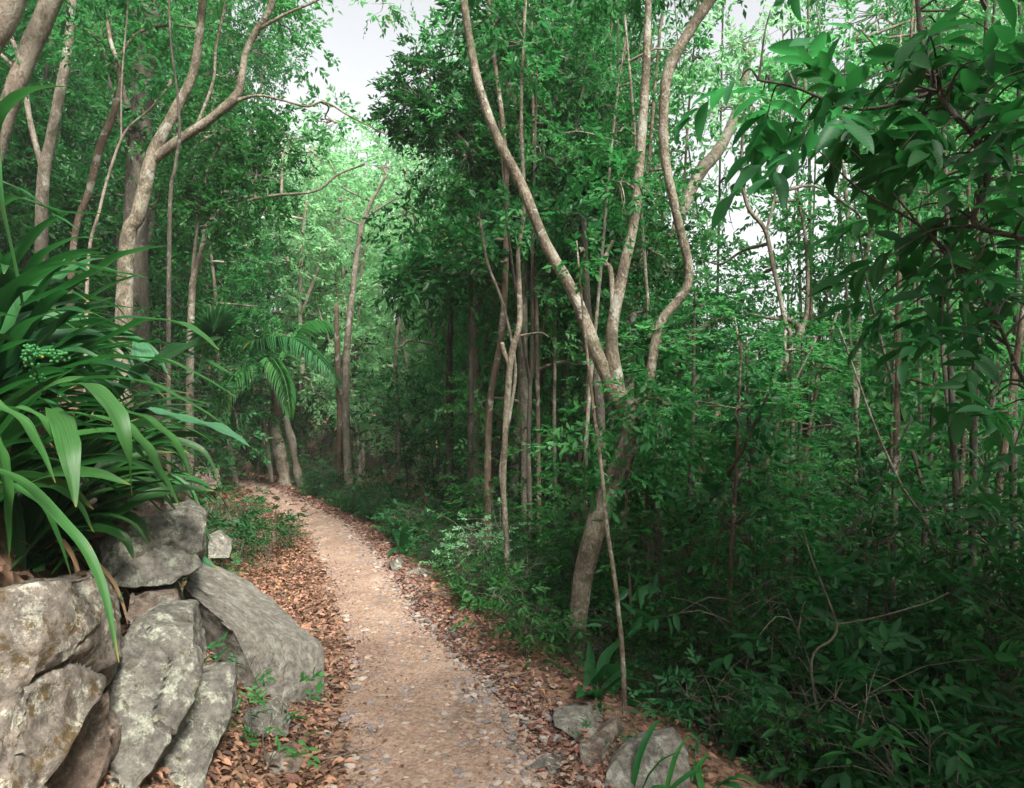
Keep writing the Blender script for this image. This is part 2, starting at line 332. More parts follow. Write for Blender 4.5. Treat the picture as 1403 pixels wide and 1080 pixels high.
# path strip
C, _ = crom(np.c_[PATH, np.zeros(len(PATH))], np.ones(len(PATH)), 60)
Tn = unit(np.gradient(C, axis=0)); S = np.stack([Tn[:, 1], -Tn[:, 0], np.zeros(len(C))], -1)
us = np.linspace(-1, 1, 49); wL = .52+.08*vn(C*1.1, 8)+.05*vn(C*4, 9); wR = .60+.10*vn(C*.9, 18)+.05*vn(C*4, 19)
wR = wR-.02-.24*ss(3, 5.4, C[:, 1]); wL = wL-.03-.18*ss(3, 5.4, C[:, 1])
off = np.where(us[None] < 0, us[None]*wL[:, None], us[None]*wR[:, None])
V = C[:, None]+S[:, None]*off[..., None]; V = V.reshape(-1, 3)
e = np.abs(us)[None].repeat(len(C), 0).ravel()
V[:, 2] = height(V[:, 0], V[:, 1])+.022*(1-e**3)-.012*e**6*2+.006*fbm(V*9, 31, 3)-.02*np.exp(-(e/.35)**2)*0
ns = len(us); ii = (np.arange(len(C)-1)[:, None]*ns+np.arange(ns-1)[None]).ravel()
pm = MB(); pm.add(V, [np.stack([ii, ii+1, ii+ns+1, ii+ns], -1)])
m, n, b, out = mat_new('trodden_earth')
tc = nnode(n, "ShaderNodeTexCoord")
a1 = nnode(n, "ShaderNodeTexNoise", Scale=1.6, Detail=9.0, Roughness=.68); a2 = nnode(n, "ShaderNodeTexNoise", Scale=45.0, Detail=5.0, Roughness=.7); a3 = nnode(n, "ShaderNodeTexVoronoi", Scale=70.0)
for a in (a1, a2, a3): n.links.new(tc.outputs['Object'], a.inputs['Vector'])
c1 = ramp(n, a1.outputs[0], [(.33, (.09, .05, .03)), (.5, (.225, .143, .094)), (.68, (.35, .25, .18))])
c2 = ramp(n, a2.outputs[0], [(.36, (.07, .042, .03)), (.47, (.20, .13, .095)), (.6, (.36, .27, .22))])
mx = nnode(n, "ShaderNodeMix", data_type='RGBA'); mx.inputs[0].default_value = .45; n.links.new(c1, mx.inputs[6]); n.links.new(c2, mx.inputs[7])
n.links.new(mx.outputs[2], b.inputs['Base Color']); b.inputs['Roughness'].default_value = .95
bp = nnode(n, "ShaderNodeBump", Strength=.7, Distance=.012); n.links.new(a2.outputs[0], bp.inputs['Height']); bp2 = nnode(n, "ShaderNodeBump", Strength=.5, Distance=.01)
n.links.new(a3.outputs['Distance'], bp2.inputs['Height']); n.links.new(bp.outputs[0], bp2.inputs['Normal']); n.links.new(bp2.outputs[0], b.inputs['Normal'])
po = pm.build('path', m); tag(po, 'pinkish brown trodden earth footpath curving away to the left', kind='structure')
def zs(x, y): return height(x, y)

# ------------------------------------------------------------------ rocks
def rockmat(name, base, lichen, moss, mossamt=.5):
    m, n, b, out = mat_new(name); tc = nnode(n, "ShaderNodeTexCoord")
    a1 = nnode(n, "ShaderNodeTexNoise", Scale=3.5, Detail=9.0, Roughness=.65); a2 = nnode(n, "ShaderNodeTexNoise", Scale=12.0, Detail=12.0, Roughness=.8, Distortion=.1)
    a3 = nnode(n, "ShaderNodeTexNoise", Scale=10.0, Detail=12.0, Roughness=.82, Distortion=.1); a4 = nnode(n, "ShaderNodeTexNoise", Scale=60.0, Detail=6.0, Roughness=.7)
    mp = nnode(n, "ShaderNodeMapping"); mp.inputs['Location'].default_value = (3.1, 7.7, 1.3); n.links.new(tc.outputs['Object'], mp.inputs[0])
    n.links.new(mp.outputs[0], a3.inputs['Vector'])
    for a in (a1, a2, a4): n.links.new(tc.outputs['Object'], a.inputs['Vector'])
    d = tuple(v*.5 for v in base); l = tuple(min(1, v*1.25) for v in base)
    c = ramp(n, a1.outputs[0], [(.3, d), (.5, base), (.68, l)])
    f1 = ramp(n, a2.outputs[0], [(.52, (0, 0, 0)), (.58, (1, 1, 1))]); f2 = ramp(n, a3.outputs[0], [(.62-.12*mossamt, (0, 0, 0)), (.66-.12*mossamt, (1, 1, 1))])
    m1 = nnode(n, "ShaderNodeMix", data_type='RGBA'); n.links.new(f1, m1.inputs[0]); n.links.new(c, m1.inputs[6]); m1.inputs[7].default_value = (*lichen, 1)
    m2 = nnode(n, "ShaderNodeMix", data_type='RGBA'); n.links.new(f2, m2.inputs[0]); n.links.new(m1.outputs[2], m2.inputs[6]); m2.inputs[7].default_value = (*moss, 1)
    a5 = nnode(n, "ShaderNodeTexNoise", Scale=28.0, Detail=8.0, Roughness=.75); n.links.new(tc.outputs['Object'], a5.inputs['Vector'])
    f5 = nnode(n, "ShaderNodeMapRange"); f5.inputs[1].default_value = .38; f5.inputs[2].default_value = .62; f5.inputs[3].default_value = .55; f5.inputs[4].default_value = 1.3; n.links.new(a5.outputs[0], f5.inputs[0])
    h5 = nnode(n, "ShaderNodeHueSaturation"); n.links.new(f5.outputs[0], h5.inputs['Value']); n.links.new(m2.outputs[2], h5.inputs['Color'])
    n.links.new(h5.outputs[0], b.inputs['Base Color']); b.inputs['Roughness'].default_value = .9
    bp = nnode(n, "ShaderNodeBump", Strength=.8, Distance=.015); n.links.new(a4.outputs[0], bp.inputs['Height'])
    bq = nnode(n, "ShaderNodeBump", Strength=.6, Distance=.02); n.links.new(a2.outputs[0], bq.inputs['Height']); n.links.new(bp.outputs[0], bq.inputs['Normal'])
    n.links.new(bq.outputs[0], b.inputs['Normal']); return m
RM = {'mossy': rockmat('rock_mossy', (.16, .135, .11), (.36, .35, .28), (.085, .055, .018), .9),
      'grey': rockmat('rock_grey', (.14, .13, .11), (.31, .32, .25), (.08, .07, .03), .55),
      'brown': rockmat('rock_brown', (.14, .10, .075), (.24, .22, .18), (.07, .055, .03), .35),
      'slab': rockmat('rock_slab', (.165, .15, .125), (.235, .23, .195), (.13, .115, .075), .3)}
import bmesh
def rock(pts, mat, label, name='rock', cuts=5, amp=.02, seed=0, group=None, round_=.0, cat='rock', chips=3):
    pts = np.asarray(pts, float); c = pts.mean(0); base = np.array([c[0], c[1], pts[:, 2].min()])
    bm = bmesh.new()
    for p_ in pts: bm.verts.new(p_-base)
    bmesh.ops.convex_hull(bm, input=bm.verts)
    for v in [v for v in bm.verts if not v.link_faces]: bm.verts.remove(v)
    rc = np.random.default_rng(seed+77); cen = (c-base); sz = float(np.ptp(pts, axis=0).max())
    for _ in range(chips):                # chip corners off along random planes
        nv = unit(rc.normal(size=3)); vv = np.array([v.co[:] for v in bm.verts]); dmx = (vv@nv).max(); 
        bmesh.ops.bisect_plane(bm, geom=bm.verts[:]+bm.edges[:]+bm.faces[:], plane_co=Vector(nv*(dmx-rc.uniform(.015, .06)*sz)), plane_no=Vector(nv), clear_outer=True)
        bmesh.ops.delete(bm, geom=bm.faces[:], context='FACES_ONLY'); bmesh.ops.convex_hull(bm, input=bm.verts)
        for v in [v for v in bm.verts if not v.link_faces]: bm.verts.remove(v)
    size = float(np.ptp(pts, axis=0).max())
    for _ in range(cuts):
        es = [e_ for e_ in bm.edges if e_.calc_length() > size/2**(cuts)*1.1]
        if not es: break
        bmesh.ops.subdivide_edges(bm, edges=es, cuts=1)
        bmesh.ops.triangulate(bm, faces=[f for f in bm.faces if len(f.verts) > 3])
    for _ in range(1): bmesh.ops.smooth_vert(bm, verts=bm.verts, factor=round_, use_axis_x=True, use_axis_y=True, use_axis_z=True)
    bm.normal_update()
    co = np.array([v.co[:] for v in bm.verts]); nr = np.array([v.normal[:] for v in bm.verts]); k = 1/size
    q = co*k; d1 = fbm(q*3, seed, 3); 
    # broken ledges: quantised noise gives stepped faces
    f_ = fbm(q*[2.2, 2.2, 5], seed+9, 2)*3; st = (np.floor(f_)+ss(.8, 1, f_-np.floor(f_)))/3; d2 = fbm(q*13, seed+5, 4); cr_ = np.exp(-np.abs(fbm(q*[3, 3, 1.6]+d1[:, None]*.15, seed+21, 2))/.035)
    co = co+nr*((amp*(.35*d1+1.05*st-1.0*cr_)+amp*.32*d2)[:, None])*size/.8
    for v, p_ in zip(bm.verts, co): v.co = p_
    me = bpy.data.meshes.new(name); bm.to_mesh(me); bm.free(); me.materials.append(RM[mat])
    for f in me.polygons: f.use_smooth = True
    try: me.set_sharp_from_angle(angle=rad(38))
    except Exception: pass
    o = bpy.data.objects.new(name, me); COL.objects.link(o); o.location = base
    return tag(o, label, cat, group)
def prock(front, depth, mat, label, **kw):
    """front: (px, py, Y) corners; back corners are the same pushed depth metres away and widened a little"""
    fp = [P(*f)+np.array([0, 0, kw.get('lift', 0)]) for f in front]; c = np.mean(fp, 0); bk = [q+(q-c)*.02+np.array([q[0]/q[1]*depth, depth, -.8*(EYE-q[2])/q[1]*depth]) for q in fp]
    kw.pop('rise', None); kw.pop('lift', None)
    return rock(fp+bk, mat, label, **kw)
prock([(-70, 835, 1.85), (60, 802, 2.0), (137, 783, 2.2), (150, 812, 2.25), (165, 905, 2.25), (150, 950, 2.15), (95, 985, 1.95), (40, 1120, 1.75), (-70, 1120, 1.7)], .55, 'mossy', 'big angular boulder blotched with brown moss at the lower left corner', name='boulder', seed=1, amp=.022, cuts=6, cat='boulder')
prock([(70, 985, 2.15), (150, 945, 2.3), (165, 1000, 2.3), (120, 1120, 2.15), (40, 1120, 2.0)], .4, 'brown', 'brown broken rock wedged below the mossy boulder', seed=2, amp=.03, cuts=5)
prock([(176, 858, 2.62), (222, 838, 2.75), (264, 838, 2.8), (271, 885, 2.75), (274, 930, 2.65), (225, 1010, 2.5), (160, 1120, 2.3), (120, 1120, 2.3), (182, 960, 2.5)], .5, 'grey', 'upright grey rock pillar crusted with lichen, beside the mossy boulder', seed=33, amp=.028, cuts=6)
prock([(262, 928, 2.85), (318, 918, 2.95), (323, 952, 2.9), (292, 1000, 2.75), (262, 1120, 2.55), (200, 1120, 2.5), (232, 1005, 2.65)], .45, 'grey', 'low tapering rock right of the upright rock pillar, at the bottom edge', seed=4, amp=.028, cuts=5)
prock([(112, 660, 3.1), (150, 646, 3.3), (238, 680, 3.4), (232, 702, 3.35), (165, 732, 3.15), (112, 735, 3.0)], .55, 'brown', 'weathered top block of the rock stack under the strap leaves', seed=5, amp=.025)
prock([(140, 742, 3.15), (165, 727, 3.2), (258, 695, 3.4), (281, 706, 3.45), (276, 775, 3.35), (236, 802, 3.2), (150, 800, 3.05)], .6, 'grey', 'pale lichen covered middle block of the rock stack', seed=6, amp=.022, cuts=6)
prock([(175, 812, 3.05), (240, 806, 3.2), (262, 838, 3.1), (215, 860, 2.95), (170, 850, 2.9)], .5, 'brown', 'shaded lowest block of the rock stack with a dark gap above', seed=7, amp=.03)
slab = [P(276, 765, 4.4), P(312, 775, 4.5), P(372, 815, 4.35), P(440, 884, 4.0), P(444, 935, 3.85), P(408, 956, 3.75), P(386, 990, 3.6), P(352, 935, 3.5), P(318, 862, 3.45), P(242, 797, 3.6)]
rock(slab+[q+np.array([-.05, .12, -.45]) for q in slab], 'slab', 'long slanting flat topped slab beside the left edge of the path', name='slab', seed=8, amp=.012, cuts=6, round_=.15, cat='rock')
prock([(284, 735, 5.0), (300, 728, 5.1), (318, 742, 5.1), (314, 764, 5.0), (286, 765, 4.9)], .3, 'grey', 'small pale rock just behind the rock stack', seed=9, cuts=4)
prock([(330, 975, 3.2), (380, 960, 3.4), (402, 985, 3.4), (396, 1010, 3.25), (340, 1005, 3.1)], .3, 'grey', 'small half buried rock below the slanting slab', seed=10, cuts=4)
prock([(362, 1035, 3.0), (395, 1022, 3.1), (418, 1038, 3.1), (410, 1062, 3.0), (368, 1062, 2.95)], .22, 'brown', 'rounded rock in the leaf litter at the foot of the left bank', seed=11, cuts=4)
prock([(262, 1075, 2.7), (290, 1050, 2.8), (318, 1062, 2.85), (312, 1110, 2.7), (262, 1110, 2.6)], .2, 'brown', 'dark wedge of rock at the bottom edge left of the litter', seed=12, cuts=4)
prock([(756, 985, 3.5), (808, 982, 3.55), (836, 1002, 3.6), (828, 1036, 3.35), (790, 1030, 3.3), (760, 1010, 3.4)], .25, 'slab', 'flat grey stone on the right edge of the path', seed=13, cuts=5, lift=.05)
prock([(792, 1036, 3.2), (848, 996, 3.4), (856, 1020, 3.4), (836, 1078, 3.1), (802, 1082, 3.0)], .25, 'brown', 'brown three cornered rock between flat stone and corner boulder', seed=14, cuts=5, lift=.05)
prock([(832, 1056, 2.95), (860, 1022, 3.1), (920, 1008, 3.2), (940, 1034, 3.15), (950, 1130, 2.9), (822, 1130, 2.8)], .4, 'slab', 'large smooth boulder at the lower right edge of the path', name='boulder', seed=15, cuts=6, amp=.014, cat='boulder')
prock([(532, 770, 6.6), (548, 760, 6.8), (562, 770, 6.9), (560, 786, 6.7), (538, 786, 6.5)], .3, 'grey', 'small grey rock highest of the pair edging the path drop', seed=16, cuts=4)
prock([(555, 785, 6.3), (575, 778, 6.5), (598, 790, 6.5), (604, 812, 6.3), (566, 808, 6.1)], .3, 'grey', 'small grey rock lower of the pair edging the path drop', seed=17, cuts=4)
prock([(826, 400, 14), (860, 400, 14), (830, 380, 14)], 1, 'dark' if 0 else 'brown', 'x', seed=18) if 0 else None
# small hill rocks up the left bank
for i, (px, py, Yd, s_) in enumerate([(190, 335, 11, .9), (310, 205, 15, .9), (255, 345, 10, .6)]):
    c = P(px, py, Yd); z0 = H(c[0], c[1]); rg = np.random.default_rng(40+i)
    rock(np.array([c[0], c[1], z0+.1])+ball(16, rg, .2)*[s_, s_*.8, s_*.7], 'brown', ['brown outcrop rock on the hillside behind the tan forked tree', 'dark rock high on the wooded hillside', 'hillside rock right of the tan forked tree base'][i], seed=50+i, cuts=4)

# ------------------------------------------------------------------ loose stones and litter
def scatter_pebbles():
    mb = MB(); ico = bmesh.new(); bmesh.ops.create_icosphere(ico, subdivisions=1, radius=1); V0 = np.array([v.co[:] for v in ico.verts]); F0 = np.array([[v.index for v in f.verts] for f in ico.faces]); ico.free()
    rg = np.random.default_rng(11); N = 52000
    yy = 2.2+(rg.random(N)**1.7)*12; cx = np.interp(yy, XC[:, 0], XC[:, 1]); side = rg.normal(.14, .27, N)
    side = np.where(rg.random(N) < .2, rg.normal(.36, .16, N), side)
    side = side*(1-.3*ss(3.2, 5.4, yy)); xx = cx+side
    k = (np.abs(side) < 1.15); xx, yy = xx[k], yy[k]; N = len(xx)
    s = .0022+.020*rg.random(N)**9+.004*rg.random(N)**2; z = height(xx, yy)+.012
    V = []; 
    base = V0[None]*(1+rg.normal(0, .22, (N, len(V0), 1)))*s[:, None, None]*np.stack([rg.uniform(.7, 1.5, N), rg.uniform(.7, 1.4, N), rg.uniform(.35, .7, N)], -1)[:, None]
    a = rg.uniform(0, 6.28, N); ca, sa = np.cos(a)[:, None], np.sin(a)[:, None]
    R = np.stack([base[..., 0]*ca-base[..., 1]*sa, base[..., 0]*sa+base[..., 1]*ca, base[..., 2]], -1)
    V = (R+np.stack([xx, yy, z+s*.15], -1)[:, None]).reshape(-1, 3)
    Fc = (F0[None]+(np.arange(N)*len(V0))[:, None, None]).reshape(-1, 3)
    mb.V.append(V); mb.F.append(Fc); mb.A.append(np.repeat(rg.random(N), len(F0))); mb.n = len(V)
    m, n, b, out = mat_new('gravel'); at = nnode(n, "ShaderNodeAttribute", attribute_name="var")
    n.links.new(ramp(n, at.outputs['Fac'], [(0, (.11, .095, .09)), (.25, (.19, .16, .155)), (.45, (.20, .13, .09)), (.7, (.26, .18, .13)), (.97, (.30, .26, .22))]), b.inputs['Base Color']); b.inputs['Roughness'].default_value = .85
    o = mb.build('gravel', m, smooth=False); tag(o, 'loose gravel strewn over the footpath', kind='stuff', cat='gravel')
    return m
GM = scatter_pebbles()
rg = np.random.default_rng(12)
stones = [(745, 1057, 28), (768, 1040, 12), (620, 1005, 10), (560, 1020, 9), (508, 1012, 9), (575, 965, 9), (635, 925, 10), (668, 945, 9), (480, 1030, 10), (690, 990, 11), (725, 1000, 13), (515, 1045, 8),
          (660, 1040, 9), (630, 1052, 11), (700, 1030, 12), (555, 885, 9), (595, 905, 7), (718, 965, 10), (445, 1015, 10), (470, 1060, 9), (740, 985, 12), (765, 1018, 10)]
for i, (px, py, w_) in enumerate(stones):
    Yd = 1600/(py-540); x = (px-701.5)/F*Yd; z = H(x, Yd); s_ = w_*1.15/F*Yd
    k_ = {0: 'pale flat angular stone near the bottom right of the path, largest on the gravel'}
    o = rock(np.array([x, Yd, z+.01])+ball(14, rg, .15)*[s_, s_*.8, s_*.5], 'slab' if i % 3 else 'grey', k_.get(i, 'small grey angular stone lying loose on the path gravel'), name='stone', seed=100+i, cuts=3, cat='stone', group='loose grey stones on the path')
    if i == 0: del o['group']

def litter(name, N, fx, L, mat, seed, label, lift=.012):
    rg = np.random.default_rng(seed); xx, yy = fx(rg, N); z = height(xx, yy)+lift+rg.random(len(xx))*.02; n = len(xx)
    a = rg.uniform(0, 6.28, n); d = np.stack([np.cos(a), np.sin(a), rg.normal(0, .25, n)], -1); nr = np.array([0, 0, 1.])+rg.normal(0, .35, (n, 3))
    LL = L*rg.uniform(.5, 1.2, n); mb = MB(); add_leaves(mb, np.stack([xx, yy, z], -1), d, nr, LL, LL*rg.uniform(.35, .6, n), leaf_template(2, .5, .5), rg.random(n)**1.3)
    o = mb.build(name, mat); return tag(o, label, 'leaf litter', kind='stuff')
def f_left(rg, N):
    yy = 2.2+rg.random(N)**1.4*12; cx = np.interp(yy, XC[:, 0], XC[:, 1]); dd = -.36+.1*ss(3.4, 5.2, yy)-rg.gamma(2.2, .26, N); return cx+dd, yy
def f_right(rg, N):
    yy = 2.2+rg.random(N)**1.4*11; cx = np.interp(yy, XC[:, 0], XC[:, 1]); dd = .42-.16*ss(3.4, 5.2, yy)+rg.gamma(1.7, .17, N); return cx+dd, yy
def f_path(rg, N):
    yy = 2.2+rg.random(N)**1.3*11; return np.interp(yy, XC[:, 0], XC[:, 1])+rg.normal(0, .45, N), yy
litter('leaf_litter', 16000, f_left, .045, LM['litter'], 21, 'rust brown fallen leaves heaped along the left bank')
litter('leaf_litter', 6000, f_right, .042, LM['litter'], 22, 'brown fallen leaves along the right edge of the path')
litter('leaf_litter', 7000, f_path, .014, LM['litter'], 23, 'scattered bits of dry leaf on the trodden path')
def f_hill(rg, N):
    return rg.uniform(-13, -2.5, N), rg.uniform(5, 22, N)
litter('leaf_litter', 14000, f_hill, .10, LM['litter'], 24, 'orange brown leaf fall on the hillside beyond the bend')
def f_slope(rg, N):
    yy = rg.uniform(2.2, 12, N); return np.interp(yy, XC[:, 0], XC[:, 1])+rg.uniform(.8, 5, N), yy
def f_edge(rg, N):
    yy = 2.2+rg.random(N)**1.3*11; sd = np.where(rg.random(N) < .5, -1, 1); return np.interp(yy, XC[:, 0], XC[:, 1])+sd*(rg.uniform(.14, .5, N)), yy
litter('leaf_litter', 1500, f_edge, .032, LM['litter'], 27, 'scattered dead leaves drifting in from both edges of the path')
litter('leaf_litter', 500, f_left, .085, LM['litter'], 28, 'larger curled dead leaves on the left bank litter')
litter('leaf_litter', 9000, f_slope, .05, LM['litter'], 25, 'dark fallen leaves on the slope below the path')
rg = np.random.default_rng(77); TW = []
for i in range(26):
    Yd = 2.9+rg.random()*4; sd = -1 if i % 2 else 1; x = np.interp(Yd, XC[:, 0], XC[:, 1])+sd*rg.uniform(.38, .95); z = H(x, Yd); a = rg.uniform(0, 6.28); L0 = rg.uniform(.07, .2); h_ = np.array([math.cos(a), math.sin(a), 0])
    if Yd < 3.6 and sd > 0: continue
    pts = [np.array([x, Yd, 0])+h_*t_*L0+np.array([-h_[1], h_[0], 0])*rg.normal(0, .08)*L0 for t_ in (-1, -.4, .3, 1)]; 
    for p_ in pts: p_[2] = H(p_[0], p_[1])+.03
    mb = MB(); tube(mb, pts, [.005, .0045, .0035, .002], 5, 4, .1, i); o = mb.build('twig', BM['grey'], origin=(x, Yd, z)); TW.append(o); tag(o, 'x', 'twig', 'fallen twigs beside the path')
for i, o in enumerate(sorted(TW, key=lambda q: q.location.y)): o['label'] = 'fallen twig beside the path, number %s from the camera' % ('one two three four five six seven eight nine ten eleven twelve thirteen fourteen fifteen sixteen seventeen eighteen nineteen twenty twenty-one twenty-two twenty-three twenty-four twenty-five twenty-six'.split()[i])
for i, (px, py, c_) in enumerate([(640, 993, 'y'), (527, 1072, 'g'), (790, 1075, 'y'), (585, 862, 'y'), (432, 1028, 'y'), (655, 1068, 'y'), (648, 950, 'y')]):
    Yd = 1600/(py-540); x = (px-701.5)/F*Yd; z = H(x, Yd)+.03; mb = MB(); a = i*1.9
    add_leaves(mb, np.zeros((1, 3)), np.array([[math.cos(a), math.sin(a), .12]]), np.array([[.1, -.3, 1]]), np.array([.075]), np.array([.04]), T5, np.array([.4]))
    o = mb.build('fallen_leaf', LM['yellow' if c_ == 'y' else 'bright'], origin=(x, Yd, z))
    tag(o, ['single yellow leaf on the middle of the path', 'pale green leaf lying at the bottom edge of the path', 'yellow leaf beside the three cornered brown rock', 'small yellow leaf far up on the path',
            'yellow leaf in the litter at the foot of the left rocks', 'yellow leaf at the bottom edge of the gravel', 'small yellow leaf on the gravel above the single yellow leaf'][i], 'leaf')

# ------------------------------------------------------------------ trees built from their own outlines
ALLV = {}
def px_tube(mb, spec, Y, sides=9, n=4, knob=.1, seed=0):
    """spec: (px, py, width px[, dY])"""
    pts = [P(s[0], s[1], Y+(s[3] if len(s) > 3 else 0)) for s in spec]; rr = [s[2]/2/F*Y*.76 for s in spec]
    return tube(mb, pts, rr, sides, n, knob, seed)
def L_(px, py, Y, rx, ry, n, dz=None):
    return (P(px, py, Y), np.array([rx/F*Y, (dz if dz else (rx+ry)/2/F*Y), ry/F*Y]), n)
def tree(label, Y, stems, lobes=(), bark='tan', leaf='mid', L=.08, asp=.42, name='tree', cat='tree', group=None, tpl=T0, k=9, tr=.012, root=True, droop=.3, seed=0, twig=.12, flat=.5, extra=None):
    rg = np.random.default_rng(seed+500); s0 = stems[0][0]; base = P(s0[0], s0[1], Y)
    tmb = MB(); cmb = MB(); bmb = []; att = []
    st = [list(s) for s in stems]
    if root:                              # carry the first stem down to the ground
        g0 = H(base[0], base[1]); z0 = base[2]
        if z0 > g0+.02:
            pyg = 540-(g0-.15-EYE)/Y*F; st[0] = [(s0[0]-(st[0][1][0]-s0[0])*.2, pyg, s0[2]*1.45)]+st[0]; base = np.array([base[0], base[1], g0])
    for i, s in enumerate(st): att.append(px_tube(tmb, s, Y, 12 if i == 0 else 9, 5, .09, seed+i))
    att = np.vstack(att)
    t = thing(name, label, cat, base, group)
    foliage(cmb, bmb, lobes, L, asp, k, tpl, att, 0, rg, tr, droop, twig=twig, flat=flat)
    tmb.build('trunk', BM[bark], t, base)
    for q in bmb: q.build('branch', BM[bark], t, base)
    if cmb.n: cmb.build('crown', LM[leaf], t, base)
    return t

# forked tree at the path's right edge
tree('pale barked tree forking into three limbs at the right path edge', 4.9, [
 [(784, 930, 40), (790, 870, 34), (800, 790, 36), (822, 705, 40), (850, 640, 38), (867, 590, 38), (856, 552, 38), (844, 535, 26), (838, 522, 10)],
 [(850, 550, 34), (818, 485, 26), (786, 402, 22), (747, 333, 20), (715, 255, 19), (682, 190, 17), (657, 120, 15), (641, 40, 14), (628, -60, 12), (610, -200, 9)],
 [(846, 545, 34), (838, 462, 22), (852, 380, 21), (869, 300, 18), (878, 200, 18), (885, 100, 15), (890, -40, 12), (900, -200, 8)],
 [(866, 585, 30), (889, 520, 19), (904, 445, 16), (944, 384, 17), (926, 290, 16), (910, 205, 18), (914, 105, 19), (945, 42, 20), (990, -30, 20), (1040, -160, 14)],
 [(842, 520, 9), (838, 380, 10), (828, 360, 11), (840, 330, 6)]],
 [L_(895, 545, 4.7, 45, 35, 50), L_(835, 655, 4.6, 35, 22, 14), L_(880, 660, 4.7, 30, 25, 14), L_(915, 600, 4.8, 35, 40, 40), L_(850, 250, 4.9, 50, 60, 40), L_(900, -70, 5, 150, 70, 260), L_(665, -60, 5.2, 60, 60, 100), L_(1040, -110, 5, 130, 80, 180)],
 bark='tan', leaf='mid', L=.07, seed=1, tr=.008)
# dark crowned tree behind it
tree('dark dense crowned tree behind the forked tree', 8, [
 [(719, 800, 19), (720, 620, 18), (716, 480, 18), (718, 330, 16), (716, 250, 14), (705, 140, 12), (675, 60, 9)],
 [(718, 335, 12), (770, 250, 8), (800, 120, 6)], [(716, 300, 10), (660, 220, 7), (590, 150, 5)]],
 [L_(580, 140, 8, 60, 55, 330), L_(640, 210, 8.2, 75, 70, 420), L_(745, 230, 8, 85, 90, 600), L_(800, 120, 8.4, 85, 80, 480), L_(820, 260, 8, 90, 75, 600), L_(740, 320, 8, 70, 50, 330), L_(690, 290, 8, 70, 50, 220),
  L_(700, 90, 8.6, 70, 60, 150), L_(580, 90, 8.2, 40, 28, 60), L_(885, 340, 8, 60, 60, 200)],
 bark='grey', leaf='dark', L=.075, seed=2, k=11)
tree('slim leaning tree with reddish bark, left in the central cluster', 7.6, [
 [(668, 720, 14), (668, 640, 13), (672, 545, 12), (688, 450, 12), (694, 300, 11), (690, 180, 9), (672, 40, 8), (668, -60, 6)]],
 [L_(690, 20, 7.6, 70, 50, 140), L_(600, 370, 7.6, 60, 45, 110), L_(560, 385, 7.8, 40, 30, 60), L_(640, 340, 7.6, 40, 35, 60)], bark='red', leaf='dark', L=.11, asp=.36, seed=3)
tree('thin pale tree standing foremost in the central cluster', 5.9, [
 [(694, 832, 11), (694, 740, 10), (690, 650, 10), (699, 500, 12), (712, 440, 10), (710, 350, 9), (718, 280, 8), (714, 150, 6), (720, 0, 5)], [(699, 505, 8), (690, 480, 8), (688, 470, 7)], [(712, 460, 4), (740, 456, 3), (752, 462, 2)]],
 [L_(720, 60, 6, 45, 60, 60), L_(715, 300, 5.9, 40, 40, 30)], bark='tan', leaf='mid', L=.07, seed=4)
tree('wiry stem twining up between the central trunks', 6.6, [[(690, 700, 6), (686, 640, 6), (700, 560, 6), (706, 500, 6), (690, 420, 5), (668, 360, 5), (658, 300, 4)]], [L_(655, 300, 6.6, 30, 30, 20)], bark='grey', leaf='dark', seed=5)
tree('pale bent trunk showing behind the dark crown', 10, [[(655, 620, 18), (650, 480, 18), (652, 400, 19), (668, 340, 18), (690, 300, 15), (700, 230, 12)], [(668, 330, 12), (655, 290, 10), (630, 270, 8)]], [L_(640, 260, 10, 50, 40, 90)], bark='pale', leaf='mid', seed=6)
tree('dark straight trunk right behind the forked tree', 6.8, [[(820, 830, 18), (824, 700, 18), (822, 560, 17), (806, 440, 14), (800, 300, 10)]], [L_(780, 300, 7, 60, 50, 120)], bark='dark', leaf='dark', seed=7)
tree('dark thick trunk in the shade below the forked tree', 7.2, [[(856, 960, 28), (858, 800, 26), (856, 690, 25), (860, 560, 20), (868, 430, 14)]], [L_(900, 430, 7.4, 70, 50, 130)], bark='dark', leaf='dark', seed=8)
tree('knee bent thin brown sapling in front of the forked tree', 3.7, [[(857, 1025, 9), (853, 900, 9), (843, 800, 8), (831, 720, 8), (826, 660, 7), (817, 590, 7), (815, 575, 6), (804, 480, 5), (796, 400, 4), (790, 330, 3)]],
 [L_(800, 350, 3.8, 30, 40, 14), L_(812, 560, 3.7, 40, 40, 12)], bark='tan', leaf='mid', L=.06, seed=9, name='sapling', cat='sapling')
tree('straight dark stem with rough bark right of the forked tree', 5.4, [[(895, 930, 8), (890, 800, 8), (887, 700, 7), (885, 600, 6), (885, 500, 5)]], [L_(890, 480, 5.4, 40, 40, 30)], bark='red', leaf='dark', seed=10, name='sapling', cat='sapling')
tree('thin mottled stem close right of the forked tree', 5.2, [[(866, 945, 5), (864, 820, 5), (858, 700, 5), (862, 620, 4)]], [L_(866, 640, 5.2, 30, 30, 20)], bark='pale', leaf='dark', seed=11, name='sapling', cat='sapling')
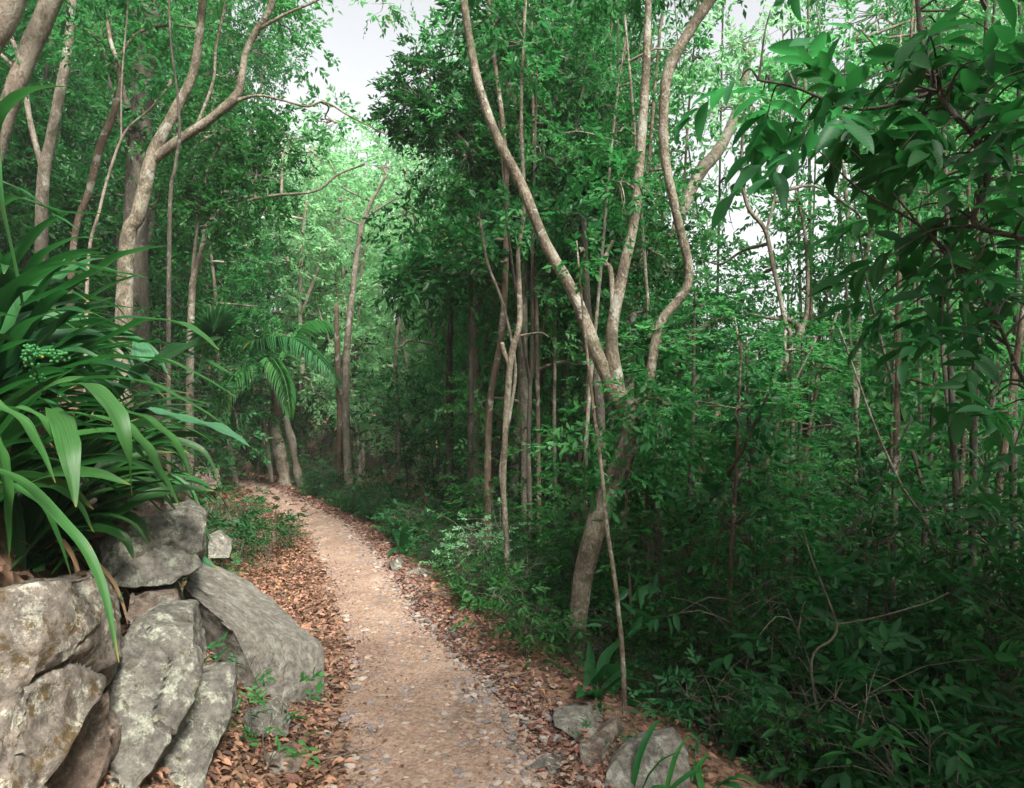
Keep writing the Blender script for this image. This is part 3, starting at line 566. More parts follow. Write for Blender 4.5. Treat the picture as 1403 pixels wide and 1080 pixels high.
# left centre
tree('lone straight trunk on the outer side of the path bend', 11, [[(478, 682, 15), (475, 600, 14), (474, 500, 13), (483, 400, 11), (492, 330, 10), (505, 285, 7), (530, 240, 4)], [(492, 320, 7), (500, 300, 5), (545, 270, 3)]],
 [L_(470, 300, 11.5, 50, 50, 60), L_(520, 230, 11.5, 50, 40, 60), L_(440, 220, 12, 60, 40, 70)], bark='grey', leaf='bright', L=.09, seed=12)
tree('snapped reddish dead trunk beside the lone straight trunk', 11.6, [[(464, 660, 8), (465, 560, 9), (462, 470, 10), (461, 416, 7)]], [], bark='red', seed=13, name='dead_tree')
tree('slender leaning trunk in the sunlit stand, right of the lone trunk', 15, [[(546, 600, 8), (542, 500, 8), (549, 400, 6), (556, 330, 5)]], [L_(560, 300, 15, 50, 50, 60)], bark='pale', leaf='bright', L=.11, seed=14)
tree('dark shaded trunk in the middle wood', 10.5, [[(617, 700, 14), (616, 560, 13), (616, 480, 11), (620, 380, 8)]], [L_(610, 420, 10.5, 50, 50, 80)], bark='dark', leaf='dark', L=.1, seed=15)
# left hillside
tree('tan smooth barked forked tree leaning over the strap plants', 5.6, [
 [(172, 360, 27), (190, 292, 24), (210, 212, 24), (236, 160, 19), (262, 108, 16), (272, 60, 14), (279, -10, 13), (290, -120, 9)],
 [(206, 222, 20), (246, 192, 17), (290, 162, 16), (323, 133, 17), (331, 108, 13), (336, 75, 12), (350, 45, 12), (370, 12, 12), (376, -40, 10), (380, -130, 7)],
 [(318, 140, 9), (352, 131, 4.5), (385, 137, 4), (420, 146, 4), (445, 140, 3.5), (480, 160, 3), (530, 185, 2)],
 [(352, 42, 7), (390, 20, 5), (432, 2, 4), (470, -20, 3)],
 [(270, 172, 6), (292, 112, 5), (296, 65, 5), (310, 0, 5), (315, -60, 3)]],
 [L_(350, -50, 5.6, 110, 60, 180), L_(455, 165, 6, 45, 28, 34), L_(408, 62, 6.4, 38, 45, 50), L_(392, 15, 6, 38, 30, 30), L_(260, -90, 5.6, 110, 50, 120), L_(525, 5, 6.2, 40, 22, 25)],
 bark='tan', leaf='canopy', L=.06, seed=16, tr=.006)
tree('thin dark vertical stem crossing in front of the tan forked tree', 5.2, [[(232, 320, 7), (240, 230, 6), (246, 185, 6), (242, 120, 4), (234, 60, 4), (231, -30, 4)]], [], bark='dark', seed=17, name='sapling', cat='sapling')
tree('slanting reddish tree left of the tan forked tree', 7, [[(100, 340, 11), (122, 262, 12), (138, 200, 14), (152, 165, 13), (166, 110, 9), (150, 50, 7), (142, -30, 6)], [(166, 75, 6), (190, 45, 6), (230, 35, 4), (270, 38, 3)]], [L_(140, 60, 7, 60, 50, 90), L_(240, 20, 7.2, 60, 40, 70)], bark='red', leaf='mid', seed=18)
tree('thin pale sapling slanting across the left hillside', 6, [[(120, 370, 6), (136, 290, 5), (152, 230, 5), (172, 180, 4), (205, 150, 3), (230, 120, 3)], [(166, 190, 3), (167, 110, 3), (175, 10, 3), (178, -40, 2)]], [L_(235, 110, 6, 30, 30, 14)], bark='pale', leaf='mid', seed=19, name='sapling', cat='sapling')
tree('thick pale trunk leaning right in the top left corner', 6, [[(-20, 260, 36), (5, 170, 32), (34, 85, 32), (60, 25, 34), (85, -40, 32), (120, -160, 26)]], [L_(110, -60, 6, 130, 60, 200), L_(-40, 60, 6, 60, 80, 80)], bark='pale', leaf='mid', seed=20)
tree('broad pale trunk cut off by the top left corner', 5, [[(-60, 200, 50), (-25, 80, 46), (5, 25, 44), (30, -40, 42), (60, -150, 34)]], [L_(60, -120, 5, 120, 50, 100)], bark='pale', leaf='mid', seed=21)
tree('grey brown trunk second from the left corner', 7.4, [[(58, 270, 20), (68, 200, 19), (82, 130, 17), (94, 60, 15), (100, -20, 14)], [(60, 240, 10), (40, 160, 10), (30, 90, 9), (10, 40, 8)]], [L_(90, 10, 7.6, 70, 60, 110)], bark='grey', leaf='mid', seed=22)
tree('broad dark rough trunk wrapped in leaves on the left hillside', 9, [[(185, 330, 42), (190, 220, 40), (196, 120, 38), (205, 10, 36), (210, -80, 32)], [(176, 150, 12), (160, 90, 10), (150, 20, 9)]], [L_(170, 180, 8.8, 50, 80, 120), L_(230, 60, 9, 60, 60, 120), L_(180, 20, 9, 70, 50, 120)], bark='dark', leaf='mid', seed=23)
tree('low crooked branch tree reaching right over the bend', 8.5, [[(262, 420, 12), (275, 350, 10), (290, 300, 7), (335, 277, 5), (375, 268, 5), (432, 262, 4.5), (462, 240, 4), (500, 225, 3)], [(262, 410, 8), (268, 330, 6), (283, 240, 5), (300, 200, 4)]],
 [L_(300, 180, 8.5, 70, 60, 200), L_(350, 240, 8.6, 60, 60, 160), L_(300, 290, 8.4, 60, 50, 140), L_(270, 240, 8.8, 60, 60, 140), L_(395, 190, 9, 50, 40, 80)], bark='grey', leaf='dark', L=.075, seed=24, k=11)
# right
tree('straight mottled grey tree in the middle of the right wood', 7.8, [[(1168, 720, 15), (1170, 620, 14), (1173, 520, 13), (1176, 420, 12), (1166, 340, 9), (1157, 240, 7), (1154, 180, 6), (1160, 60, 4)], [(1176, 400, 9), (1192, 320, 8), (1200, 250, 5)]],
 [L_(1170, 330, 8, 60, 45, 60), L_(1140, 120, 8, 90, 80, 120), L_(1230, 210, 8, 70, 50, 70), L_(1200, 20, 8.6, 100, 60, 120), L_(1310, 60, 8.8, 90, 70, 130), L_(1390, 150, 8.6, 60, 80, 90), L_(1290, 170, 8.8, 60, 60, 60), L_(1400, 0, 8.8, 70, 60, 80)], bark='grey', leaf='canopy', L=.09, seed=25)
tree('ringed pale trunk left in the right wood', 6.8, [[(1055, 790, 12), (1054, 700, 12), (1056, 600, 12), (1062, 520, 11), (1082, 488, 13), (1096, 455, 14), (1084, 440, 9), (1070, 438, 8)], [(1096, 460, 9), (1106, 420, 8), (1104, 330, 6), (1090, 260, 4)]],
 [L_(1050, 470, 7, 60, 40, 50), L_(1090, 300, 7.2, 60, 60, 60), L_(1010, 440, 7, 45, 35, 40)], bark='tan', leaf='canopy', L=.08, seed=26)
tree('pair of upright reddish stems joined at the base', 7.4, [[(1105, 700, 9), (1104, 560, 9), (1106, 470, 9), (1108, 420, 7)], [(1105, 620, 7), (1120, 520, 7), (1124, 440, 6), (1140, 380, 5), (1150, 300, 4)]], [L_(1130, 400, 7.4, 50, 40, 40)], bark='red', leaf='mid', seed=27)
tree('curving twin limbed sapling against the bright sky gap', 6.5, [[(1085, 520, 8), (1075, 440, 8), (1060, 368, 8), (1048, 315, 8), (1024, 282, 7), (1016, 225, 6), (1020, 150, 4)], [(1050, 318, 5), (1062, 265, 5), (1066, 205, 4), (1072, 140, 3)]],
 [L_(1030, 140, 6.6, 70, 60, 60), L_(1080, 150, 6.6, 60, 50, 50), L_(1000, 270, 7, 55, 50, 34), L_(1110, 300, 7, 60, 45, 40), L_(1040, 375, 7, 60, 35, 34), L_(975, 360, 7.2, 40, 35, 22), L_(1180, 300, 7.2, 50, 40, 30)], bark='grey', leaf='canopy', L=.08, seed=28)
tree('dark thin stem rising from the bottom of the right wood', 4.6, [[(996, 1110, 9), (998, 960, 9), (1000, 858, 8), (1003, 740, 8), (1009, 650, 6), (1012, 560, 5), (1016, 470, 4)]], [L_(1010, 560, 4.6, 60, 60, 40), L_(1000, 720, 4.6, 60, 50, 30)], bark='red', leaf='dark', L=.08, tpl=T2, seed=29, name='sapling', cat='sapling')
tree('low arching limb tree below the bright gap', 8.4, [[(905, 640, 16), (918, 520, 14), (938, 468, 12), (975, 442, 11), (1006, 428, 11), (1018, 410, 8)]], [L_(960, 440, 8.4, 60, 35, 60), L_(1010, 400, 8.6, 50, 40, 60), L_(930, 470, 8.2, 45, 40, 70)], bark='grey', leaf='mid', seed=30)
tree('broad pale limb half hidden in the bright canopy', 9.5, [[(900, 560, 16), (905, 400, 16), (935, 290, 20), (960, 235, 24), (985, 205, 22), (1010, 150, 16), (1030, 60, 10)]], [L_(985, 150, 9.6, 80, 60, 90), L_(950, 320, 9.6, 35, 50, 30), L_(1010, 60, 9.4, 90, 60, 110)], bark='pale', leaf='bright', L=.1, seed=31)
tree('long thin vine like stem trailing down the right wood', 5, [[(1345, 1000, 6), (1325, 930, 6), (1300, 830, 6), (1272, 725, 6), (1238, 670, 5), (1205, 600, 4), (1175, 520, 4), (1150, 450, 3)]], [], bark='grey', seed=32, name='sapling', cat='sapling')
tree('grey trunk with dark blotches at the far right', 7.4, [[(1345, 900, 14), (1350, 760, 13), (1352, 640, 12), (1362, 520, 10), (1370, 420, 8)]], [L_(1360, 560, 7.4, 60, 60, 80), L_(1370, 420, 7.4, 70, 60, 80)], bark='dark', leaf='dark', seed=33)
tree('leaning brown trunk low in the right wood', 7, [[(930, 900, 12), (938, 800, 11), (946, 720, 10), (960, 640, 9), (985, 560, 7)]], [L_(985, 560, 7, 60, 50, 70)], bark='red', leaf='dark', seed=34)
tree('pale snapped branch poking out of the right shrubs', 3.9, [[(1125, 1010, 4), (1112, 906, 4), (1140, 876, 4.5), (1146, 855, 4), (1128, 805, 3.5), (1112, 765, 3), (1100, 724, 2)], [(1146, 856, 3), (1200, 846, 2.5), (1270, 826, 2), (1300, 812, 1.5)]], [], bark='grey', seed=35, name='fallen_bough', cat='branch', root=False)

# ------------------------------------------------------------------ strap leaved plants on the left bank
def strap(mb, pts, wd, var=.5, fold=.25, n=5, taper=.5, twist=0.0, end=2.6):
    C, _ = crom(pts, np.ones(len(pts)), n); m = len(C); T = unit(np.gradient(C, axis=0)); s = np.cross(T, [0, 0, 1.0]); s = unit(s+1e-6)
    for i in range(1, m):
        if np.dot(s[i], s[i-1]) < 0: s[i] *= -1
    N = np.cross(s, T); t = np.linspace(0, 1, m)
    if twist:
        a = (twist*t)[:, None]; s, N = s*np.cos(a)+N*np.sin(a), N*np.cos(a)-s*np.sin(a)
    pr = np.minimum(1, taper+t*2)*np.minimum(1, (1-t)*end+.02)**.75*wd/2; pr = pr*(1+.06*vn(C*9, 2)); R = []
    for u_ in (-1, -.5, 0, .5, 1): R.append(C+s*(u_*pr)[:, None]+N*((abs(u_)*fold*pr)+(.12*pr*(abs(u_) == 1)*np.sin(t*23)))[:, None])
    V = np.stack(R, 1).reshape(-1, 3); i = np.arange(m-1)[:, None]*5; j = np.arange(4)[None]
    U = np.stack([np.tile([-1, -.5, 0, .5, 1], m), np.repeat(t, 5), np.full(m*5, float(np.sum(C[-1]*7.3) % 1))], -1)
    mb.add(V, [np.stack([i+j, i+j+1, i+j+6, i+j+5], -1).reshape(-1, 4)], var, U)
def strap_plant(base, n, Lr, wr, label, mat='strap', seed=0, hero=(), az=None, elr=(.15, 1.35), stalk=None, name='strap_leaf_plant', group=None, wdr=1):
    rg = np.random.default_rng(seed); base = np.array(base, float); base[2] = min(base[2], H(base[0], base[1])+.03); t = thing(name, label, 'plant', base, group); mb = MB()
    for i in range(n):
        a = rg.uniform(*(az or (0, 6.28))); el = rg.uniform(*elr); L = rg.uniform(*Lr); h = np.array([math.cos(a), math.sin(a), 0])
        p = base+rg.normal(0, .05, 3)*[1, 1, .3]; pts = [p]; e_ = el; st = L/5; q = p.copy(); drop = rg.uniform(.12, .42)
        for k in range(5):
            q = q+st*(h*math.cos(e_)+np.array([0, 0, math.sin(e_)])); pts.append(q.copy()); e_ -= drop*(k+1)*.45
            h = unit(h+rg.normal(0, .07, 3)*[1, 1, 0])
        strap(mb, pts, rg.uniform(*wr), rg.random(), twist=rg.normal(0, .5))
    for (spec, wpx) in hero:
        pts = [P(*s) for s in spec]; strap(mb, pts, wpx/F*spec[len(spec)//2][2], rg.uniform(.5, 1), twist=0, n=7, fold=.3)
    mb.build('foliage', LM[mat], t, base)
    dm = MB()
    for i in range(n//5 if n > 20 else 0):         # withered leaves hanging at the base
        a = rg.uniform(0, 6.28); h = np.array([math.cos(a), math.sin(a), 0]); p = base+rg.normal(0, .05, 3)
        strap(dm, [p, p+h*.15+[0, 0, .05], p+h*.32+[0, 0, -.1], p+h*.4+[0, 0, -.35]], .02, rg.random(), twist=rg.normal(0, 2))
    if dm.n: dm.build('withered_leaf', LM['withered'], t, base)
    if stalk:
        sm = MB(); Cc = tube(sm, [P(*s) for s in stalk], [.006]*len(stalk), 5, 6, 0); so_ = sm.build('flower_stalk', LM['mid'], t, base)
        ico = bmesh.new(); bmesh.ops.create_icosphere(ico, subdivisions=1, radius=.0055); V0 = np.array([v.co[:] for v in ico.verts]); F0 = np.array([[v.index for v in f.verts] for f in ico.faces]); ico.free()
        bmh = MB()
        for c in Cc[3:]:
            for j in range(5): bmh.add(V0+c+unit(rg.normal(size=3))*.02, [F0], rg.random())
            
        bmh.build('seed_head', LM['canopy'], so_, base)
    return t
hero1 = [([(80, 540, 2.5), (120, 520, 2.4), (185, 522, 2.4), (250, 548, 2.4), (316, 588, 2.4)], 20),
         ([(85, 530, 2.3), (115, 528, 2.2), (148, 552, 2.1), (170, 600, 2.05), (181, 682, 2.05)], 27),
         ([(70, 560, 2.4), (84, 580, 2.25), (94, 620, 2.15), (104, 695, 2.1)], 32),
         ([(120, 570, 2.6), (170, 585, 2.6), (205, 625, 2.6), (246, 694, 2.6)], 27),
         ([(150, 560, 2.8), (200, 575, 2.8), (240, 610, 2.8), (262, 655, 2.8)], 24),
         ([(90, 505, 2.8), (160, 490, 2.7), (240, 500, 2.7), (325, 545, 2.7)], 22)]
hero2 = [([(-60, 520, 2.0), (-20, 548, 1.9), (35, 585, 1.9), (76, 662, 1.9)], 27),
         ([(-30, 640, 2.2), (20, 655, 2.1), (85, 715, 2.0), (135, 790, 1.95), (163, 908, 1.9)], 19),
         ([(-20, 660, 2.4), (20, 668, 2.3), (65, 705, 2.3), (97, 788, 2.3)], 16),
         ([(-10, 590, 2.2), (6, 650, 2.2), (12, 765, 2.2)], 22),
         ([(-40, 575, 2.3), (20, 560, 2.2), (60, 580, 2.2), (92, 640, 2.2)], 20)]
strap_plant(P(50, 570, 3.0), 52, (.5, .8), (.058, .085), 'large strap leaved plant with drooping bright leaf tips over the rocks', seed=1, hero=hero1, az=(-.3, 2.6), elr=(.6, 1.5), stalk=[(60, 540, 2.5), (45, 500, 2.4), (38, 480, 2.4), (60, 486, 2.35), (85, 490, 2.3)])
strap_plant(P(-70, 600, 2.6), 36, (.6, .85), (.058, .085), 'strap leaved plant at the left edge with leaves hanging in front of the boulder', seed=2, hero=hero2, az=(-.4, 1.9), elr=(.4, 1.4))
strap_plant(P(-20, 400, 3.6), 70, (.6, .95), (.06, .085), 'tall strap leaved plant highest on the left bank', seed=3, az=(-1.6, 1.9), elr=(-.1, 1.3), hero=[([(-20, 300, 3.2), (20, 272, 3.1), (80, 290, 3.0), (155, 294, 2.9)], 16), ([(-20, 240, 3.1), (30, 262, 3.0), (70, 290, 3.0), (108, 316, 2.9)], 12), ([(0, 420, 3), (80, 365, 2.9), (150, 372, 2.85), (205, 382, 2.8)], 22), ([(30, 420, 3.1), (110, 385, 3.1), (170, 350, 3.1), (232, 336, 3.0)], 22),([(30, 420, 3), (-10, 200, 2.9), (30, 130, 2.8), (95, 118, 2.7)], 18)])
strap_plant(P(100, 500, 3.7), 72, (.5, .85), (.052, .075), 'strap leaved plant reaching right above the rock stack', seed=4, az=(-.6, 1.7), elr=(.35, 1.45), hero=[([(120, 480, 3.3), (200, 440, 3.2), (260, 450, 3.1), (300, 480, 3.0)], 20), ([(140, 480, 3.3), (220, 470, 3.2), (300, 505, 3.1), (335, 522, 3.1)], 14)])
strap_plant(P(-40, 480, 3.0), 50, (.6, .9), (.06, .085), 'strap leaved plant half outside the left edge', seed=5, az=(-1.0, 1.6), elr=(.2, 1.4))
strap_plant(P(120, 480, 4.3), 56, (.6, .9), (.055, .075), 'strap leaved plant furthest right on the left bank', seed=6, az=(-1.6, 1.8), elr=(0, 1.3))
strap_plant(P(40, 420, 4.4), 50, (.5, .85), (.055, .08), 'strap leaved plant at the back of the clump below the tan forked tree', seed=8, az=(-1.8, 1.8), elr=(0, 1.4))
strap_plant(P(150, 520, 3.6), 3, (.45, .6), (.09, .12), 'broad leaved grey green plant by the strap leaves above the path', mat='greyleaf', seed=7, az=(-.8, .8), elr=(.1, .9), name='broad_leaf_plant', hero=[([(200, 560, 3.1), (245, 575, 3.0), (300, 590, 2.9), (342, 612, 2.85)], 32), ([(215, 500, 3.2), (250, 480, 3.1), (285, 470, 3.1), (306, 462, 3.1)], 40), ([(190, 470, 3.2), (196, 490, 3.1), (190, 520, 3.1), (178, 540, 3.1)], 30)])
# tufts between the rocks
for i, (px, py, Yd, n_, sc_, lb) in enumerate([(182, 802, 2.9, 7, .22, 'small tuft of pointed leaves growing between rock stack and pillar'), (190, 838, 2.7, 6, .26, 'grassy tuft arching over the top of the rock pillar'),
                                 (888, 1075, 2.9, 5, .26, 'long green blade leaves in front of the lower right boulder'), (955, 1078, 3.1, 7, .2, 'grass tuft right of the lower right boulder')]):
    strap_plant(P(px, py, Yd), n_, (sc_*.8, sc_*1.3), (.018, .032), lb, mat='mid', seed=20+i, az=(-1.2, 1.6), elr=(.3, 1.3), name='grass_tuft')
# bird's nest ferns and ginger like rosettes right of the path
for i, (px, py, Yd, n_, L1, W1, lb, mt) in enumerate([
    (808, 985, 4.1, 15, .5, .085, 'dark rosette fern with long broad fronds at the foot of the forked tree', 'dark'),
    (712, 838, 6.0, 9, .55, .12, 'small rosette of broad dark leaves below the central trunks', 'dark'),
    (560, 770, 7.5, 9, .5, .10, 'broad leaved dark rosette beside the two edge rocks', 'dark'),
    (1040, 960, 5.0, 16, .5, .03, 'fan of narrow grassy leaves low in the right wood', 'dark'),
    (675, 730, 7.0, 11, .5, .07, 'upright leafy rosette under the central trunks', 'dark')]):
    strap_plant(P(px, py, Yd), n_, (L1*.8, L1*1.3), (W1*.8, W1*1.2), lb, mat=mt, seed=30+i, elr=(.2, 1.25), name='rosette_fern')

# ------------------------------------------------------------------ palms
def palm(base, fronds, trunk, label, seed, leaf='mid', LL=.42, ll=.028):
    rg = np.random.default_rng(seed); base = np.array(base, float); t = thing('palm_tree', label, 'palm', base); tm = MB()
    for i, s in enumerate(trunk): tube(tm, [P(*q[:3]) for q in s], [q[3]/2/F*q[2]*.75 for q in s], 12, 7, .28, seed+i)
    tm.build('trunk', BM['pale'], t, base)
    for fr in fronds:
        mb = MB(); C = tube(mb, [P(*q) for q in fr], np.linspace(.014, .004, len(fr)), 5, 9, 0); T = unit(np.gradient(C, axis=0)); s = unit(np.cross(T, [0, 0, 1.]))
        pos, d, nr, L = [], [], [], []
        for k in range(3, len(C)):
            f_ = k/len(C)
            for sg in (-1, 1):
                for j in (0, .5):
                    c = C[k]*(1-j)+C[k-1]*j; pos.append(c); dd = T[k]*.6+sg*s[k]*.9+np.array([0, 0, -.55])+rg.normal(0, .06, 3); d.append(dd); nr.append(np.array([0, 0, 1])+.4*sg*s[k]); L.append(LL*math.sin(math.pi*(f_*.8+.15)))
        L = np.array(L); add_leaves(mb, np.array(pos), np.array(d), np.array(nr), L, np.full(len(L), ll), leaf_template(3, .5, .5, 'lance'), rg.random(len(L)))
        mb.build('frond', LM[leaf], t, base)
    return t
pb = P(392, 655, 13)
palm(pb, [[(375, 510, 12.6), (350, 470, 12.2), (400, 462, 12), (440, 490, 11.6), (470, 530, 11.4)], [(375, 515, 12.6), (345, 470, 12.4), (290, 450, 12), (255, 470, 11.5)],
          [(378, 515, 12.6), (372, 490, 12), (390, 520, 11.6), (398, 570, 11.4)], [(376, 510, 12.6), (340, 500, 12), (310, 530, 11.5), (300, 580, 11.2)], [(380, 505, 13), (410, 450, 13.4), (440, 440, 13.6), (470, 460, 14)],
          [(378, 505, 12.8), (365, 440, 12.8), (340, 415, 12.6), (300, 420, 12.2)]],
     [[(390, 672, 13, 34), (388, 650, 13, 22), (384, 620, 13, 27), (376, 585, 13, 20), (380, 550, 12.8, 22), (376, 505, 12.7, 13)], [(412, 668, 13, 14), (404, 630, 13, 13), (398, 600, 13, 14), (392, 570, 13, 8)], [(372, 660, 12.8, 8), (366, 610, 12.8, 7), (360, 560, 12.8, 6)]],
     'knobbly trunked palm with drooping fronds at the path bend', 61, 'canopy', .42, .026)
def fanpalm(base, c, n, R, label, seed, mat='mid', az=(0, 6.28)):
    rg = np.random.default_rng(seed); base = np.array(base, float); t = thing('fan_palm', label, 'palm', base); c = np.array(c, float); mb = MB()
    for q in range(n):
        a0 = rg.uniform(*az); h = np.array([math.cos(a0), math.sin(a0)*.6, .45]); tip = c+unit(h)*R*rg.uniform(.6, 1); tube(mb, [base, (base+tip)/2+[0, 0, .1], tip], [.008, .006, .005], 5, 5, 0)
        ax = unit(tip-base); s = unit(np.cross(ax, [0, 0, 1.])); u = np.cross(s, ax); m_ = 26; an = np.linspace(-2.3, 2.3, m_)
        d = ax[None]*np.cos(an)[:, None]+s[None]*np.sin(an)[:, None]+u[None]*.25; add_leaves(mb, np.repeat(tip[None], m_, 0), d, np.repeat((u+ax*.2)[None], m_, 0), np.full(m_, R*.75)*(1-.25*np.abs(an)/2.3), np.full(m_, R*.052), leaf_template(3, .6, .35, 'lance'), rg.random(m_))
    mb.build('foliage', LM[mat], t, base); return t
fanpalm(P(270, 520, 6.5), P(262, 485, 6.5), 5, .40, 'fan leaved palm rising behind the strap leaves', 62, 'canopy', (-1.2, 1.6))
fanpalm(P(1000, 900, 5.6), P(1000, 880, 5.6), 4, .28, 'small fan palm in the shade right of the forked tree', 63, 'dark')

# ------------------------------------------------------------------ repeatable plants: slender trees, saplings, shrubs
HOLD = []
def proto_tree(name, Ht, cr0, wid, nl, ns, L, leaf, bark, seed, asp=.42, tpl=T0, r=.09, k=9, lean=.06):
    rg = np.random.default_rng(seed); t = thing(name, 'x', 'tree', (0, 0, 0)); tm, bm_, cm = MB(), MB(), MB()
    pts = [np.array([0, 0, -.3])]; p = pts[0]; dr = rg.normal(0, lean, 2)
    for i in range(6):
        dr = dr+rg.normal(0, lean*.7, 2); p = p+np.array([dr[0]*Ht/6*2, dr[1]*Ht/6*2, (Ht*.92+.3)/6]); pts.append(p)
    C = tube(tm, pts, np.linspace(r, r*.25, 7), 9, 4, .12, seed); att = [C[len(C)//3:]]
    if rg.random() < .7:
        i0 = int(len(C)*rg.uniform(.35, .5)); a = rg.uniform(0, 6.28); h = np.array([math.cos(a), math.sin(a), 0]); q = C[i0]
        c2 = tube(tm, [q, q+h*.35+[0, 0, Ht*.1], q+h*.8+[0, 0, Ht*.25], q+h*1.1+[0, 0, Ht*.4]], [r*.6, r*.5, r*.35, r*.2], 7, 4, .1, seed); att.append(c2)
    att = np.vstack(att); lobes = []
    for i in range(nl):
        f_ = (i+.5)/nl; z = Ht*(cr0+(1-cr0)*f_); i0 = min(len(C)-1, int(len(C)*z/Ht)); a = i*2.4+rg.uniform(-.5, .5); rr = wid*math.sin(math.pi*min(.98, .25+.7*f_))*rg.uniform(.35, 1)
        c = C[i0]+[math.cos(a)*rr, math.sin(a)*rr, 0]; q = wid*rg.uniform(.42, .7); lobes.append((c, (q, q, q*rg.uniform(.55, .85)), ns))
    foliage(cm, tm, lobes, L, asp, k, tpl, att, 0, rg, r*.28, .3, twig=.06)
    tm.build('trunk', BM[bark], t); cm.build('crown', LM[leaf], t); HOLD.append(t); return t
def proto_shrub(name, cat, Ht, wid, nst, ns, L, leaf, bark, seed, asp=.36, tpl=T2, k=9, low=.15, flat=.5, droop=.3):
    rg = np.random.default_rng(seed); t = thing(name, 'x', cat, (0, 0, 0)); tm, cm = MB(), MB(); pos = []; dd = []
    for i in range(nst):
        a = rg.uniform(0, 6.28); sp_ = rg.uniform(0, wid*.5); h = np.array([math.cos(a), math.sin(a), 0]); hh = Ht*rg.uniform(.6, 1)
        kk = .45 if Ht < .5 else 1
        C = tube(tm, [h*.03, h*sp_*.4+[0, 0, hh*.4], h*sp_*.8+[rg.normal(0, .05), rg.normal(0, .05), hh*.75], h*sp_+[0, 0, hh]], [(.003+.003*Ht)*kk, (.002+.0025*Ht)*kk, (.001+.0015*Ht)*kk, .0015*kk], 5, 4, .05, seed)
        for j in range(int(ns/nst)):
            c = C[min(len(C)-1, int(len(C)*rg.uniform(low, 1)))]; a2 = rg.uniform(0, 6.28); h2 = np.array([math.cos(a2), math.sin(a2), rg.uniform(-.1, .7)]); ln = wid*.5*rg.uniform(.15, 1)
            e_ = c+h2*ln; tube(tm, [c, (c+e_)/2+[0, 0, .04], e_], [.0028*kk, .002*kk, .0012*kk], 4, 2, 0); pos.append(e_); dd.append(h2+[0, 0, .1])
    sprigs(cm, np.array(pos), np.array(dd), L, asp, k, 2.4, tpl, droop, rng=rg, flat=flat)
    tm.build('stem', BM[bark], t); cm.build('foliage', LM[leaf], t); HOLD.append(t); return t
PT = {
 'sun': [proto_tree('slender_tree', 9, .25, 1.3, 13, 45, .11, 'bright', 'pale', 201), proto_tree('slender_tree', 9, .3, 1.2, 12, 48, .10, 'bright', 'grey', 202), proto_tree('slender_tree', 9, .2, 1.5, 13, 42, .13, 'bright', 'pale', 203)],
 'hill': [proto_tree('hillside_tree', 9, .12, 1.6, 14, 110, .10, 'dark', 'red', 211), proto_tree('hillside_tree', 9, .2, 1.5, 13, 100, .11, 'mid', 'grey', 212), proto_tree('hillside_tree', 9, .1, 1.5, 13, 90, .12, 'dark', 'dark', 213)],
 'wood': [proto_tree('forest_tree', 9, .35, 1.5, 13, 85, .10, 'canopy', 'grey', 221), proto_tree('forest_tree', 9, .3, 1.4, 12, 85, .11, 'mid', 'red', 222), proto_tree('forest_tree', 9, .4, 1.6, 12, 90, .12, 'canopy', 'dark', 223), proto_tree('forest_tree', 9, .3, 1.4, 13, 80, .10, 'mid', 'pale', 224)],
 'sap': [proto_shrub('forest_sapling', 'sapling', 3.2, 1.3, 2, 150, .085, 'dark', 'dark', 231), proto_shrub('forest_sapling', 'sapling', 3.2, 1.2, 1, 120, .11, 'dark', 'dark', 232, droop=.5), proto_shrub('forest_sapling', 'sapling', 3.2, 1.4, 2, 110, .12, 'dark', 'dark', 233, asp=.3, tpl=T3, droop=.45), proto_shrub('forest_sapling', 'sapling', 3.2, 1.1, 2, 150, .07, 'mid', 'dark', 234)],
 'shrub': [proto_shrub('shrub', 'shrub', .8, .9, 7, 90, .05, 'dark', 'dark', 241, flat=.8), proto_shrub('shrub', 'shrub', .8, .9, 6, 80, .055, 'dark', 'dark', 242, flat=.8), proto_shrub('shrub', 'shrub', .8, .8, 5, 60, .09, 'dark', 'grey', 243, asp=.32, tpl=T3)],
 'pole': [proto_tree('slim_pole_tree', 9, .55, .8, 5, 26, .08, 'canopy', 'dark', 261, r=.045, lean=.012), proto_tree('slim_pole_tree', 9, .6, .7, 5, 24, .09, 'mid', 'grey', 262, r=.035, lean=.02), proto_tree('slim_pole_tree', 9, .5, .7, 5, 26, .08, 'mid', 'red', 263, r=.05, lean=.016)],
 'lit': [proto_shrub('shrub', 'shrub', .7, .8, 8, 150, .04, 'bright', 'grey', 271, flat=.6, asp=.45)],  # leaves paler than on the other shrubs
 'low': [proto_shrub('seedling', 'seedling', .28, .3, 3, 14, .035, 'mid', 'grey', 251, flat=.4, k=7), proto_shrub('seedling', 'seedling', .3, .3, 2, 12, .045, 'canopy', 'grey', 252, flat=.4, k=7)],
}
rg = np.random.default_rng(99)
for i_, p_ in enumerate([p_ for v in PT.values() for p_ in v]): p_.location = (0, 0, 0)
USED = set()
def put(kind, x, y, s, label, group, z=None, which=None, tilt=.04):
    pr = PT[kind][which if which is not None else int(rg.integers(len(PT[kind])))]; z = H(x, y) if z is None else z
    tl = (rg.normal(0, tilt), rg.normal(0, tilt)); rz = rg.uniform(0, 6.28)
    if pr not in USED:
        USED.add(pr); s3 = (s, s, s) if np.isscalar(s) else s; pr.location = (x, y, z); pr.scale = s3; pr.rotation_euler = (tl[0], tl[1], rz); pr['label'] = label; pr['group'] = group; return pr
    return dup(pr, (x, y, z), rz, s, label, group, tl)
